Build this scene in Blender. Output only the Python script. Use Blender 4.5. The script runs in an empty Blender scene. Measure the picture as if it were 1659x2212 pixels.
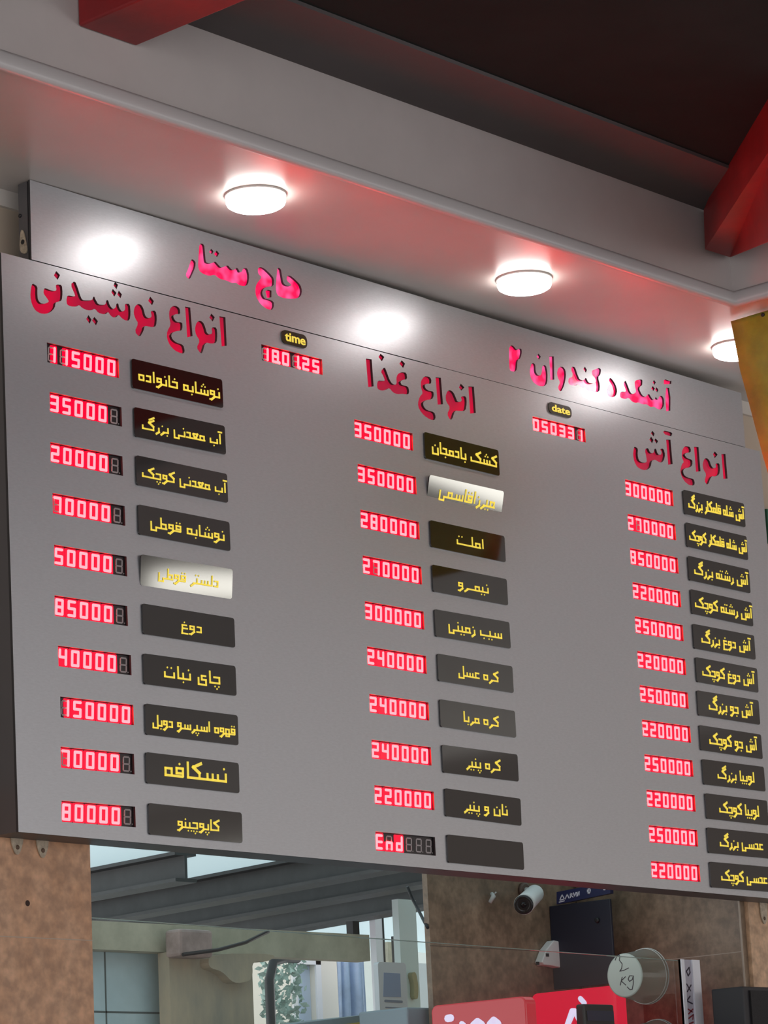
import bpy, math, random
from mathutils import Vector, Matrix
CAM_LOC=(-4.56323,-5.28783,1.60000)
CAM_R=[[0.6652137, -0.7451661, -0.0470973], [0.1379274, 0.1846309, -0.9730814], [0.7338029, 0.6408111, 0.2255978]]   # rows: image right, image down, viewing direction
FOCAL=6500.0
PLATES=[(0.3256, 0.0773, [(0.5453, 3.7261, 0.005), (0.5486, 3.5995, 0.0112), (0.5508, 3.4744, 0.001), (0.5532, 3.3476, -0.0014), (0.5551, 3.2189, 0.0089), (0.5577, 3.0949, -0.0012), (0.556, 2.9687, 0.0024), (0.5571, 2.8428, -0.0018), (0.5546, 2.7218, -0.0068), (0.559, 2.5962, -0.0085)]), (0.3268, 0.0769, [(1.6743, 3.7178, -0.0056), (1.6782, 3.5926, -0.0009), (1.6794, 3.4644, -0.0062), (1.6785, 3.3376, -0.0038), (1.6791, 3.2111, 0.0003), (1.6815, 3.0866, -0.0096), (1.6811, 2.9589, -0.0111), (1.6811, 2.8324, -0.0044), (1.6833, 2.7125, -0.0197), (1.683, 2.5859, -0.0106)]), (0.3281, 0.0776, [(2.9013, 3.7323, 0.0069), (2.9022, 3.6283, -0.0025), (2.9018, 3.5223, -0.0073), (2.9034, 3.417, -0.0122), (2.9021, 3.3079, -0.0036), (2.9044, 3.204, -0.0078), (2.8994, 3.1002, -0.0028), (2.8991, 2.9929, -0.0062), (2.9006, 2.8882, 0.0032), (2.9038, 2.784, -0.0021), (2.9003, 2.6798, 0.0), (2.9013, 2.576, 0.0)])]
DISPLAYS=[[(0.2624, 3.7164), (0.268, 3.5909), (0.2665, 3.4634), (0.2695, 3.3358), (0.2711, 3.2071), (0.2687, 3.0813), (0.2762, 2.9587), (0.2793, 2.8348), (0.2769, 2.7129), (0.276, 2.5831)], [(1.3872, 3.7074), (1.3923, 3.5824), (1.3952, 3.4543), (1.3955, 3.327), (1.3959, 3.2005), (1.3963, 3.0763), (1.3966, 2.9469), (1.3969, 2.823), (1.3996, 2.7011), (1.3952, 2.5768)], [(2.6104, 3.7218), (2.6114, 3.6145), (2.6121, 3.509), (2.6128, 3.4036), (2.6135, 3.2981), (2.6141, 3.1927), (2.6145, 3.089), (2.6144, 2.9847), (2.6144, 2.8804), (2.6135, 2.7745), (2.6127, 2.6687), (2.6119, 2.5628)]]
LETTERING={
 'drinks':[[[0.2187,3.8602],[0.2357,3.8552],[0.2342,3.8381],[0.2355,3.8215],[0.2436,3.8138],[0.2555,3.8143],[0.2677,3.8195],[0.2726,3.8242],[0.2644,3.832],[0.2551,3.8404],[0.2561,3.8509],[0.2604,3.8564],[0.2759,3.8539],[0.2928,3.8545],[0.2989,3.8586],[0.2961,3.8693],[0.3006,3.8736],[0.3171,3.8754],[0.3189,3.855],[0.3151,3.8336],[0.3029,3.8293],[0.2943,3.8247],[0.2915,3.8111],[0.2791,3.7983],[0.262,3.7894],[0.2428,3.7866],[0.2263,3.7918],[0.216,3.8046],[0.211,3.8241],[0.2135,3.8451]],[[0.2992,3.908],[0.3118,3.8998],[0.3034,3.8858],[0.2908,3.8946]],[[0.3616,3.8954],[0.3458,3.8822],[0.3621,3.8561],[0.3558,3.853],[0.3412,3.8529],[0.3343,3.8506],[0.331,3.8386],[0.3326,3.8276],[0.3452,3.8248],[0.3648,3.8283],[0.3736,3.8347],[0.3844,3.8283],[0.4016,3.826],[0.4165,3.8289],[0.4266,3.8356],[0.4387,3.8266],[0.456,3.8262],[0.4661,3.8291],[0.4726,3.8361],[0.481,3.8272],[0.4909,3.8243],[0.5011,3.8272],[0.5089,3.8355],[0.5187,3.8287],[0.5312,3.8244],[0.5465,3.8274],[0.551,3.8456],[0.5495,3.8722],[0.5316,3.8691],[0.5324,3.8554],[0.5283,3.8488],[0.5194,3.8461],[0.5109,3.855],[0.5088,3.8652],[0.5024,3.8639],[0.4995,3.8518],[0.4892,3.846],[0.4783,3.8544],[0.4737,3.8669],[0.4679,3.8657],[0.4645,3.8536],[0.4544,3.8506],[0.4394,3.8486],[0.4299,3.8601],[0.4264,3.867],[0.4226,3.8653],[0.4186,3.8559],[0.4024,3.8518],[0.3851,3.8493],[0.3781,3.8593],[0.3713,3.8769]],[[0.4995,3.921],[0.5098,3.9144],[0.5038,3.9016],[0.4941,3.9102]],[[0.4912,3.9001],[0.5035,3.892],[0.4955,3.8804],[0.4858,3.8903]],[[0.5118,3.8994],[0.5224,3.8919],[0.5169,3.8802],[0.5064,3.8887]],[[0.4049,3.8143],[0.4144,3.8038],[0.4078,3.7922],[0.3966,3.8023]],[[0.4246,3.8134],[0.4366,3.8043],[0.4295,3.792],[0.4168,3.8024]],[[0.5817,3.8783],[0.5911,3.8766],[0.5978,3.8672],[0.6019,3.8519],[0.6099,3.8463],[0.6207,3.8484],[0.6257,3.8547],[0.6219,3.8674],[0.6407,3.872],[0.6442,3.8529],[0.6402,3.8307],[0.6292,3.825],[0.6149,3.8241],[0.5996,3.8238],[0.5942,3.8077],[0.5805,3.7891],[0.5634,3.8009],[0.5773,3.8258],[0.5671,3.8363],[0.5617,3.8494],[0.5647,3.8643],[0.5721,3.8737]],[[0.6226,3.9061],[0.635,3.896],[0.6281,3.8835],[0.6149,3.8929]],[[0.7041,3.897],[0.7163,3.8994],[0.7282,3.8945],[0.7287,3.8792],[0.7153,3.8775],[0.703,3.8715],[0.705,3.8629],[0.7144,3.8557],[0.7351,3.8588],[0.7357,3.8453],[0.7316,3.8355],[0.7133,3.8311],[0.6998,3.825],[0.6929,3.8156],[0.6977,3.8057],[0.7119,3.7994],[0.736,3.7985],[0.7414,3.7833],[0.7374,3.7753],[0.7276,3.7736],[0.7061,3.7768],[0.6873,3.7876],[0.6773,3.8055],[0.6793,3.8238],[0.6934,3.8444],[0.6886,3.8615],[0.6888,3.8778],[0.6941,3.8896]],[[0.7476,3.9037],[0.7664,3.9047],[0.7714,3.8286],[0.7516,3.8212]],[[0.8018,3.8761],[0.8127,3.8728],[0.8196,3.8613],[0.8238,3.8476],[0.8335,3.8439],[0.8449,3.8497],[0.8425,3.8657],[0.862,3.8694],[0.8634,3.8478],[0.8599,3.827],[0.8423,3.821],[0.8176,3.82],[0.805,3.7878],[0.7976,3.7873],[0.7847,3.7994],[0.798,3.8209],[0.7839,3.8346],[0.7809,3.8485],[0.7853,3.8639],[0.793,3.8726]],[[0.8438,3.9034],[0.8563,3.8958],[0.8477,3.8822],[0.8358,3.8909]],[[0.8736,3.9019],[0.8961,3.9035],[0.8972,3.8257],[0.8782,3.8204]]],
 'haj_sattar':[[[0.7799,4.0406],[0.7935,4.0354],[0.7913,4.0201],[0.7812,4.002],[0.7696,3.9825],[0.7605,3.984],[0.7541,3.9918],[0.7648,4.01],[0.7733,4.0301]],[[0.81,4.0895],[0.827,4.0908],[0.829,4.067],[0.8309,4.0421],[0.8433,4.0412],[0.8559,4.045],[0.8672,4.0519],[0.8747,4.0466],[0.8869,4.0387],[0.8997,4.0437],[0.9142,4.0513],[0.9217,4.0448],[0.931,4.0409],[0.9423,4.0455],[0.9474,4.0512],[0.9535,4.0478],[0.9579,4.0406],[0.966,4.0434],[0.973,4.0554],[0.989,4.0575],[0.9943,4.0364],[0.9882,4.0118],[0.9703,4.0036],[0.9513,4.0044],[0.942,4.0083],[0.926,4.0039],[0.9073,4.007],[0.8915,4.0061],[0.876,4.0076],[0.8622,4.014],[0.8416,4.0063],[0.8231,4.0071],[0.8063,4.0117],[0.8017,4.0245],[0.8054,4.0574]],[[0.8531,4.0837],[0.8616,4.0785],[0.8556,4.0692],[0.8448,4.0727]],[[0.8734,4.0833],[0.8825,4.0771],[0.8741,4.065],[0.8628,4.0707]],[[1.038,4.0723],[1.054,4.0709],[1.0761,4.0602],[1.0902,4.0501],[1.0873,4.0272],[1.0643,4.0225],[1.0476,4.0133],[1.0404,3.999],[1.0493,3.9856],[1.0655,3.9865],[1.0849,3.9844],[1.0857,3.9705],[1.0769,3.9583],[1.0543,3.9585],[1.0322,3.967],[1.0172,3.985],[1.0149,4.0032],[1.0207,4.0208],[1.0429,4.044],[1.0287,4.0505],[1.0279,4.0644]],[[1.0544,4.0077],[1.0654,4.0134],[1.0784,4.0136],[1.0767,3.9945],[1.0592,3.9892]],[[1.1051,4.0839],[1.1182,4.0842],[1.122,4.0649],[1.1257,4.0444],[1.1369,4.0396],[1.1535,4.0417],[1.1587,4.0463],[1.1394,4.0542],[1.1418,4.0678],[1.1552,4.0717],[1.1745,4.0638],[1.1938,4.0534],[1.1995,4.0379],[1.1934,4.0201],[1.1747,4.0105],[1.148,4.004],[1.1184,4.0016],[1.0991,4.006],[1.0952,4.0241],[1.1004,4.0581]]],
 'food':[[[1.4469,3.8909],[1.4713,3.8931],[1.474,3.8161],[1.451,3.8098]],[[1.5096,3.9166],[1.5251,3.9097],[1.5137,3.8952],[1.5003,3.9052]],[[1.5989,3.914],[1.6122,3.9062],[1.6029,3.892],[1.588,3.9018]],[[1.5241,3.8812],[1.5314,3.869],[1.5429,3.8462],[1.5537,3.8368],[1.5668,3.8369],[1.5722,3.8423],[1.5717,3.8581],[1.5792,3.8707],[1.5963,3.8788],[1.6163,3.8808],[1.6182,3.8618],[1.6013,3.8577],[1.5875,3.8495],[1.5935,3.8404],[1.62,3.8416],[1.6241,3.8287],[1.6199,3.8178],[1.595,3.8157],[1.5715,3.8105],[1.5552,3.8122],[1.5396,3.8231],[1.5276,3.8153],[1.506,3.8093],[1.4899,3.811],[1.4884,3.8231],[1.4932,3.8363],[1.5113,3.8384],[1.5228,3.8404],[1.5172,3.8529],[1.5066,3.8646]],[[1.6935,3.8842],[1.7139,3.8867],[1.7235,3.8804],[1.7207,3.8661],[1.702,3.864],[1.6914,3.8576],[1.6957,3.848],[1.7106,3.8437],[1.7293,3.8458],[1.73,3.8334],[1.7224,3.8217],[1.6949,3.8147],[1.6806,3.8043],[1.6832,3.7934],[1.696,3.7853],[1.728,3.785],[1.7337,3.7722],[1.7278,3.7609],[1.7075,3.7599],[1.6812,3.768],[1.6623,3.783],[1.6584,3.7983],[1.6685,3.8205],[1.6828,3.8321],[1.6757,3.8491],[1.6771,3.8676]],[[1.7419,3.8894],[1.7652,3.8924],[1.7686,3.8147],[1.7451,3.8096]],[[1.8022,3.8631],[1.8173,3.8588],[1.8265,3.8454],[1.8325,3.8337],[1.8464,3.8349],[1.8537,3.8408],[1.8494,3.8516],[1.8741,3.8571],[1.8747,3.8351],[1.8669,3.8118],[1.8407,3.8074],[1.8198,3.805],[1.8055,3.7761],[1.7951,3.7744],[1.7843,3.7887],[1.7997,3.8108],[1.7837,3.8242],[1.7815,3.8399],[1.7897,3.8563]],[[1.8526,3.8904],[1.8682,3.8816],[1.8526,3.8696],[1.8436,3.8773]],[[1.8861,3.8882],[1.9111,3.8914],[1.9133,3.8138],[1.8874,3.8071]]],
 'kandovan':[[[2.0982,4.0514],[2.1098,4.051],[2.1244,4.0409],[2.1327,4.0467],[2.146,4.05],[2.1476,4.0392],[2.1393,4.0188],[2.1243,4.011],[2.119,3.9811],[2.1105,3.9728],[2.0897,3.9707],[2.0849,3.975],[2.0851,4.0056],[2.0876,4.04]],[[2.2267,4.0494],[2.2365,4.0418],[2.2268,4.0305],[2.2162,4.0389]],[[2.1978,4.0158],[2.208,4.0125],[2.2072,3.9901],[2.2156,3.9813],[2.2288,3.9819],[2.2362,3.9901],[2.2412,4.0151],[2.2588,4.02],[2.2646,3.9969],[2.2603,3.9651],[2.2471,3.9525],[2.2203,3.9478],[2.1946,3.9536],[2.1816,3.9684],[2.1788,3.9867],[2.188,4.0089]],[[2.2776,4.0501],[2.2993,4.0541],[2.295,3.9816],[2.2759,3.9765]],[[2.3289,4.0274],[2.3424,4.029],[2.3525,4.0213],[2.3533,4.0023],[2.3423,3.9727],[2.3237,3.9469],[2.3087,3.9573],[2.3227,3.9779],[2.312,3.9915],[2.3106,4.0051],[2.3175,4.0202]],[[2.4502,4.0493],[2.4589,4.0403],[2.4524,4.0304],[2.4412,4.0407]],[[2.3837,4.0373],[2.4003,4.0396],[2.4091,4.0191],[2.4196,4.0028],[2.4401,4.0038],[2.4511,4.0162],[2.4614,4.0016],[2.478,4.0012],[2.4944,4.0055],[2.5013,4.0126],[2.4966,4.0225],[2.4829,4.0294],[2.4828,4.0422],[2.5013,4.0504],[2.5221,4.0586],[2.5304,4.0545],[2.5242,4.0367],[2.5116,4.0279],[2.5194,4.0044],[2.5141,3.9813],[2.4845,3.9762],[2.4527,3.9765],[2.4465,3.9841],[2.4295,3.9792],[2.4114,3.9882],[2.3999,3.981],[2.3723,3.977],[2.3622,3.9831],[2.3665,3.9994],[2.3833,4.0042],[2.3867,4.0154],[2.3808,4.0245]],[[2.5738,4.0372],[2.5864,4.031],[2.5998,4.0185],[2.6052,4.0009],[2.5975,3.9838],[2.5775,3.9748],[2.5572,3.9759],[2.5513,3.9897],[2.5605,4.008],[2.573,4.0157],[2.5655,4.0273]],[[2.6511,4.0425],[2.66,4.0291],[2.6723,4.0051],[2.687,4.0039],[2.7031,4.0142],[2.6987,4.0284],[2.6975,4.045],[2.7073,4.0524],[2.7321,4.0596],[2.7394,4.0581],[2.736,4.0405],[2.7233,4.0346],[2.7192,4.0245],[2.7324,4.008],[2.7501,4.0054],[2.7602,4.0147],[2.7698,4.0192],[2.7778,4.0102],[2.7891,4.0027],[2.7988,4.0082],[2.8028,4.0164],[2.8139,4.007],[2.8214,4.0196],[2.8343,4.0256],[2.8456,4.0181],[2.8446,3.9952],[2.8289,3.9784],[2.8105,3.9772],[2.7898,3.9822],[2.7711,3.9771],[2.7537,3.9835],[2.7322,3.9789],[2.7115,3.982],[2.693,3.9769],[2.6754,3.9795],[2.6615,3.9883],[2.6429,3.9805],[2.6193,3.9811],[2.6175,3.9919],[2.6245,4.0015],[2.6485,4.0047],[2.6506,4.0107],[2.6393,4.0292]],[[2.7997,4.0697],[2.8095,4.0629],[2.8009,4.0538],[2.7925,4.0599]],[[2.7912,4.0483],[2.8011,4.0416],[2.7925,4.0325],[2.7826,4.0393]],[[2.8115,4.0481],[2.8207,4.0403],[2.8121,4.0312],[2.8029,4.0391]],[[2.8525,4.078],[2.8622,4.0826],[2.8835,4.0807],[2.8931,4.0833],[2.8902,4.0723],[2.8729,4.0683],[2.8509,4.0645]],[[2.8621,4.0551],[2.8778,4.0578],[2.8812,4.0261],[2.8754,3.9834],[2.8533,3.9778],[2.8537,4.0214]]],
 'soup':[[[2.6689,3.8346],[2.6872,3.8311],[2.6825,3.8103],[2.6865,3.794],[2.7012,3.7889],[2.7219,3.791],[2.7296,3.7986],[2.7215,3.8334],[2.7395,3.8416],[2.7467,3.8289],[2.7567,3.8262],[2.7674,3.83],[2.7724,3.8436],[2.7812,3.845],[2.785,3.8328],[2.793,3.8276],[2.8053,3.8296],[2.8099,3.8388],[2.8004,3.8469],[2.8201,3.8522],[2.8265,3.8329],[2.8172,3.8122],[2.8024,3.8035],[2.7853,3.8051],[2.772,3.8094],[2.754,3.8024],[2.7466,3.7821],[2.7298,3.77],[2.7054,3.7652],[2.6787,3.7696],[2.6634,3.7841],[2.6591,3.8066],[2.6644,3.8243]],[[2.7677,3.9005],[2.7789,3.8927],[2.7733,3.8821],[2.7598,3.8906]],[[2.7592,3.8799],[2.7703,3.871],[2.7621,3.859],[2.7494,3.8687]],[[2.7814,3.8781],[2.7945,3.8717],[2.7865,3.8618],[2.7754,3.8707]],[[2.832,3.9109],[2.8495,3.9116],[2.8669,3.9113],[2.8728,3.9079],[2.8654,3.8981],[2.834,3.8984],[2.8244,3.9054]],[[2.8375,3.8828],[2.8606,3.8866],[2.8628,3.8085],[2.8387,3.8027]],[[2.9334,3.8777],[2.9602,3.8803],[2.9664,3.8721],[2.9634,3.8619],[2.9416,3.8574],[2.9282,3.8488],[2.943,3.8393],[2.9696,3.8391],[2.9687,3.8227],[2.9576,3.8135],[2.9284,3.8057],[2.915,3.7961],[2.9187,3.7827],[2.9356,3.7767],[2.9693,3.7775],[2.9743,3.7653],[2.9685,3.7558],[2.9434,3.7531],[2.9197,3.7614],[2.9041,3.7784],[2.9008,3.7951],[2.912,3.8161],[2.9236,3.8244],[2.9146,3.8381],[2.9172,3.86]],[[2.9838,3.8836],[3.0084,3.8864],[3.0097,3.8084],[2.9848,3.8025]],[[3.0469,3.8576],[3.0625,3.8524],[3.0695,3.8361],[3.0811,3.8281],[3.0963,3.8336],[3.0943,3.8464],[3.1166,3.851],[3.1177,3.8304],[3.1099,3.8117],[3.0889,3.8031],[3.067,3.8009],[3.043,3.7669],[3.0265,3.7785],[3.0403,3.8033],[3.0257,3.8163],[3.0235,3.8333],[3.0334,3.8501]],[[3.0962,3.8861],[3.1108,3.8774],[3.0928,3.8637],[3.0852,3.8756]],[[3.1315,3.8829],[3.1539,3.8868],[3.1555,3.8066],[3.1323,3.802]]],
}

random.seed(4)
SC = bpy.context.scene
COL = SC.collection

# ------------------------------------------------------------------ camera
cd = bpy.data.cameras.new('camera'); cam = bpy.data.objects.new('camera', cd); COL.objects.link(cam)
cd.sensor_fit = 'HORIZONTAL'; cd.sensor_width = 36.0; cd.lens = FOCAL / 1659.0 * 36.0
cd.clip_start = 0.05; cd.clip_end = 200
RX, RY, RZ = (Vector(r) for r in CAM_R)
M = Matrix((RX, -RY, -RZ)).transposed().to_4x4(); M.translation = Vector(CAM_LOC)
cam.matrix_world = M
SC.camera = cam
CC = Vector(CAM_LOC)

# ------------------------------------------------------------------ light, exposure
SC.view_settings.view_transform = 'Standard'; SC.view_settings.look = 'None'
SC.view_settings.exposure = 0.0; SC.view_settings.gamma = 1.0
try: SC.view_settings.use_curve_mapping = False
except Exception: pass
SKY_STRENGTH = 1.8
LAMP_STRENGTH = 14.0
DIGIT_RED = 52.0
wd = bpy.data.worlds.new('daylight'); SC.world = wd; wd.use_nodes = True
bg = wd.node_tree.nodes['Background']; bg.inputs[0].default_value = (0.95, 0.93, 0.94, 1); bg.inputs[1].default_value = SKY_STRENGTH

# ------------------------------------------------------------------ points from the photo on real planes
def ray(px, py): return RX * ((px - 829.5) / FOCAL) + RY * ((py - 1106.0) / FOCAL) + RZ
def at(px, py, y):
    d = ray(px, py); return CC + d * ((y - CC.y) / d.y)
def atz(px, py, z):
    d = ray(px, py); return CC + d * ((z - CC.z) / d.z)
def atx(px, py, x):
    d = ray(px, py); return CC + d * ((x - CC.x) / d.x)

# ------------------------------------------------------------------ materials
MATS = {}
def mat(name, base=(.5, .5, .5), rough=.5, metal=0., emit=None, es=0., nscale=0., namt=0., bump=0., alpha=None, ior=None, spec=None, col2=None, stretch=None, coat=0.):
    if name in MATS: return MATS[name]
    m = bpy.data.materials.new(name); m.use_nodes = True; nt = m.node_tree; b = nt.nodes['Principled BSDF']
    b.inputs['Base Color'].default_value = (*base, 1); b.inputs['Roughness'].default_value = rough; b.inputs['Metallic'].default_value = metal
    if ior: b.inputs['IOR'].default_value = ior
    if spec is not None: b.inputs['Specular IOR Level'].default_value = spec
    if coat: b.inputs['Coat Weight'].default_value = coat; b.inputs['Coat Roughness'].default_value = .05
    if emit: b.inputs['Emission Color'].default_value = (*emit, 1); b.inputs['Emission Strength'].default_value = es
    if nscale:
        tc = nt.nodes.new('ShaderNodeTexCoord'); mp = nt.nodes.new('ShaderNodeMapping'); n = nt.nodes.new('ShaderNodeTexNoise')
        if stretch: mp.inputs['Scale'].default_value = stretch
        nt.links.new(tc.outputs['Object'], mp.inputs[0]); nt.links.new(mp.outputs[0], n.inputs['Vector'])
        n.inputs['Scale'].default_value = nscale; n.inputs['Detail'].default_value = 6; n.inputs['Roughness'].default_value = .62
        if namt or col2:
            r = nt.nodes.new('ShaderNodeValToRGB')
            r.color_ramp.elements[0].position = .32; r.color_ramp.elements[1].position = .70
            c2 = col2 if col2 else tuple(min(1, c * (1 + namt)) for c in base)
            c1 = base if col2 else tuple(c * (1 - namt) for c in base)
            r.color_ramp.elements[0].color = (*c1, 1); r.color_ramp.elements[1].color = (*c2, 1)
            nt.links.new(n.outputs['Fac'], r.inputs[0]); nt.links.new(r.outputs[0], b.inputs['Base Color'])
        if bump:
            bp = nt.nodes.new('ShaderNodeBump'); bp.inputs['Strength'].default_value = bump; bp.inputs['Distance'].default_value = .01
            nt.links.new(n.outputs['Fac'], bp.inputs['Height']); nt.links.new(bp.outputs[0], b.inputs['Normal'])
    MATS[name] = m; return m

def glow(name, c, s=1., c2=None, nscale=14.):
    """a lit lens: plain emission, or one mottled by noise with a second colour"""
    if name in MATS: return MATS[name]
    m = bpy.data.materials.new(name); m.use_nodes = True; nt = m.node_tree
    b = nt.nodes['Principled BSDF']; b.inputs['Base Color'].default_value = (.10, .004, .012, 1); b.inputs['Roughness'].default_value = .12
    b.inputs['Emission Color'].default_value = (*c, 1); b.inputs['Emission Strength'].default_value = s
    if c2:
        tc = nt.nodes.new('ShaderNodeTexCoord'); n = nt.nodes.new('ShaderNodeTexNoise'); r = nt.nodes.new('ShaderNodeValToRGB')
        n.inputs['Scale'].default_value = nscale; n.inputs['Detail'].default_value = 1
        nt.links.new(tc.outputs['Object'], n.inputs['Vector']); nt.links.new(n.outputs['Fac'], r.inputs[0])
        r.color_ramp.elements[0].position = .40; r.color_ramp.elements[1].position = .66
        r.color_ramp.elements[0].color = (*c, 1); r.color_ramp.elements[1].color = (*c2, 1)
        nt.links.new(r.outputs[0], b.inputs['Emission Color'])
    MATS[name] = m; return m

def clear(name, tint, gloss_ior=1.5, cover=0., cover_col=(.8, .85, .8), rough=.02):
    """thin clear sheet: see-through, mirror-like at grazing angles, with an even milky cover if asked"""
    if name in MATS: return MATS[name]
    m = bpy.data.materials.new(name); m.use_nodes = True; nt = m.node_tree; nt.nodes.clear()
    out = nt.nodes.new('ShaderNodeOutputMaterial'); tr = nt.nodes.new('ShaderNodeBsdfTransparent'); gl = nt.nodes.new('ShaderNodeBsdfGlossy')
    fr = nt.nodes.new('ShaderNodeFresnel'); mx = nt.nodes.new('ShaderNodeMixShader')
    tr.inputs[0].default_value = (*tint, 1); gl.inputs['Roughness'].default_value = rough; fr.inputs[0].default_value = gloss_ior
    last = tr.outputs[0]
    if cover:
        df = nt.nodes.new('ShaderNodeBsdfTranslucent'); d2 = nt.nodes.new('ShaderNodeBsdfDiffuse'); am = nt.nodes.new('ShaderNodeMixShader'); m2 = nt.nodes.new('ShaderNodeMixShader')
        df.inputs[0].default_value = (*cover_col, 1); d2.inputs[0].default_value = (*cover_col, 1); am.inputs[0].default_value = .5
        nt.links.new(df.outputs[0], am.inputs[1]); nt.links.new(d2.outputs[0], am.inputs[2]); m2.inputs[0].default_value = cover
        nt.links.new(last, m2.inputs[1]); nt.links.new(am.outputs[0], m2.inputs[2]); last = m2.outputs[0]
    nt.links.new(fr.outputs[0], mx.inputs[0]); nt.links.new(last, mx.inputs[1]); nt.links.new(gl.outputs[0], mx.inputs[2])
    nt.links.new(mx.outputs[0], out.inputs[0]); MATS[name] = m; return m

def stone(name, c1, c2, joint, tile=(.62, .31), rough=.32):
    """polished brown stone cladding: blotches, streaks and pale joints"""
    if name in MATS: return MATS[name]
    m = mat(name, c1, rough, nscale=9, col2=c2, stretch=(1.3, 1.3, .7), bump=.05); nt = m.node_tree; b = nt.nodes['Principled BSDF']
    old = b.inputs['Base Color'].links[0].from_socket
    tc = nt.nodes.new('ShaderNodeTexCoord'); n = nt.nodes.new('ShaderNodeTexNoise'); n.inputs['Scale'].default_value = 38; n.inputs['Detail'].default_value = 8
    nt.links.new(tc.outputs['Object'], n.inputs['Vector'])
    r = nt.nodes.new('ShaderNodeValToRGB'); r.color_ramp.elements[0].position = .35; r.color_ramp.elements[1].position = .75
    r.color_ramp.elements[0].color = (.72, .70, .68, 1); r.color_ramp.elements[1].color = (1.25, 1.22, 1.18, 1)
    mx = nt.nodes.new('ShaderNodeMix'); mx.data_type = 'RGBA'; mx.blend_type = 'MULTIPLY'; mx.inputs[0].default_value = 1
    nt.links.new(n.outputs['Fac'], r.inputs[0]); nt.links.new(old, mx.inputs[6]); nt.links.new(r.outputs[0], mx.inputs[7]); nt.links.new(mx.outputs[2], b.inputs['Base Color'])
    return m

BOARD = mat('brushed_grey_sheet', (.505, .515, .54), .36, .70, nscale=260, namt=.05, bump=.03, stretch=(.25, 1, 1))
SHEET_EDGE = mat('dark_sheet_edge', (.03, .028, .03), .5)
PLATE = mat('black_mirror_acrylic', (.010, .009, .008), .06, ior=1.9)
GOLD = mat('gold_lettering', (.72, .58, .10), .35, .2, emit=(.9, .70, .07), es=.60)
DARK = mat('dark_display_face', (.025, .018, .02), .35)
DIM = mat('unlit_segment', (.42, .38, .38), .5)
LENS = glow('lit_red_lens', (1.0, .0, .035), 1.0)
DIGIT = glow('lit_segment', (DIGIT_RED, .50, .58), 1.0)
SIGNRED = glow('lit_pink_red_acrylic', (1.0, .0, .09), 1.0, (1.0, .12, .38), 26.)  # paler patches painted into the glow stand for lamp reflections on the letters
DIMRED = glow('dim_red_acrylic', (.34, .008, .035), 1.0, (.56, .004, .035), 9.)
PLASTER = mat('off_white_gloss_paint', (.56, .52, .49), .30, nscale=3, namt=.04, bump=.02, spec=.5)
FASCIA = mat('grey_white_paint', (.54, .495, .48), .6, nscale=2.2, namt=.07, bump=.03)
TRIMM = mat('white_gloss_trim', (.60, .565, .56), .28)
COVEM = mat('taupe_ceiling_paint', (.13, .118, .118), .7, spec=.1, nscale=2.2, namt=.08)
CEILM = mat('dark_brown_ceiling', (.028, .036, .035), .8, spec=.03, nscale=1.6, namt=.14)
WALLM = mat('beige_wall_paint', (.55, .46, .36), .55, nscale=3, namt=.06, bump=.03)
FLOORM = mat('grey_floor_tiles', (.22, .20, .19), .3, nscale=4, namt=.15)
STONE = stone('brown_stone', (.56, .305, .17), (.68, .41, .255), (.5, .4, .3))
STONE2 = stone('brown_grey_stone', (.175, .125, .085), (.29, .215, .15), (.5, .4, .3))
STONE3 = stone('light_brown_stone', (.52, .33, .20), (.68, .47, .31), (.6, .5, .4))
JOINT = mat('pale_joint', (.55, .43, .33), .7)
STEEL = mat('painted_grey_steel', (.045, .047, .047), .5, nscale=7, namt=.25, bump=.05)
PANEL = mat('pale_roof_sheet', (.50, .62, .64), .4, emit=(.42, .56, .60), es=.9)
REDWOOD = mat('red_painted_wood', (.27, .012, .014), .45, nscale=6, namt=.22, bump=.12)
BLACK = mat('matt_black_plastic', (.012, .012, .014), .45)
NAVY = mat('navy_black_casing', (.012, .014, .028), .5)
WHITE = mat('white_plastic', (.74, .76, .75), .4)
ALU = mat('white_aluminium', (.80, .82, .88), .3, .1)
GLASS = clear('clear_glass', (.90, .94, .92), 1.5)
GLASS_EDGE = mat('green_glass_edge', (.22, .32, .28), .15)
RUST = mat('pale_rusty_metal', (.46, .38, .28), .5, nscale=60, namt=.4)
REDSIGN = glow('lit_red_sign', (.62, .003, .03), 1.0)
WHITESIGN = glow('lit_white_letter', (.78, .74, 1.0), .95)

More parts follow.
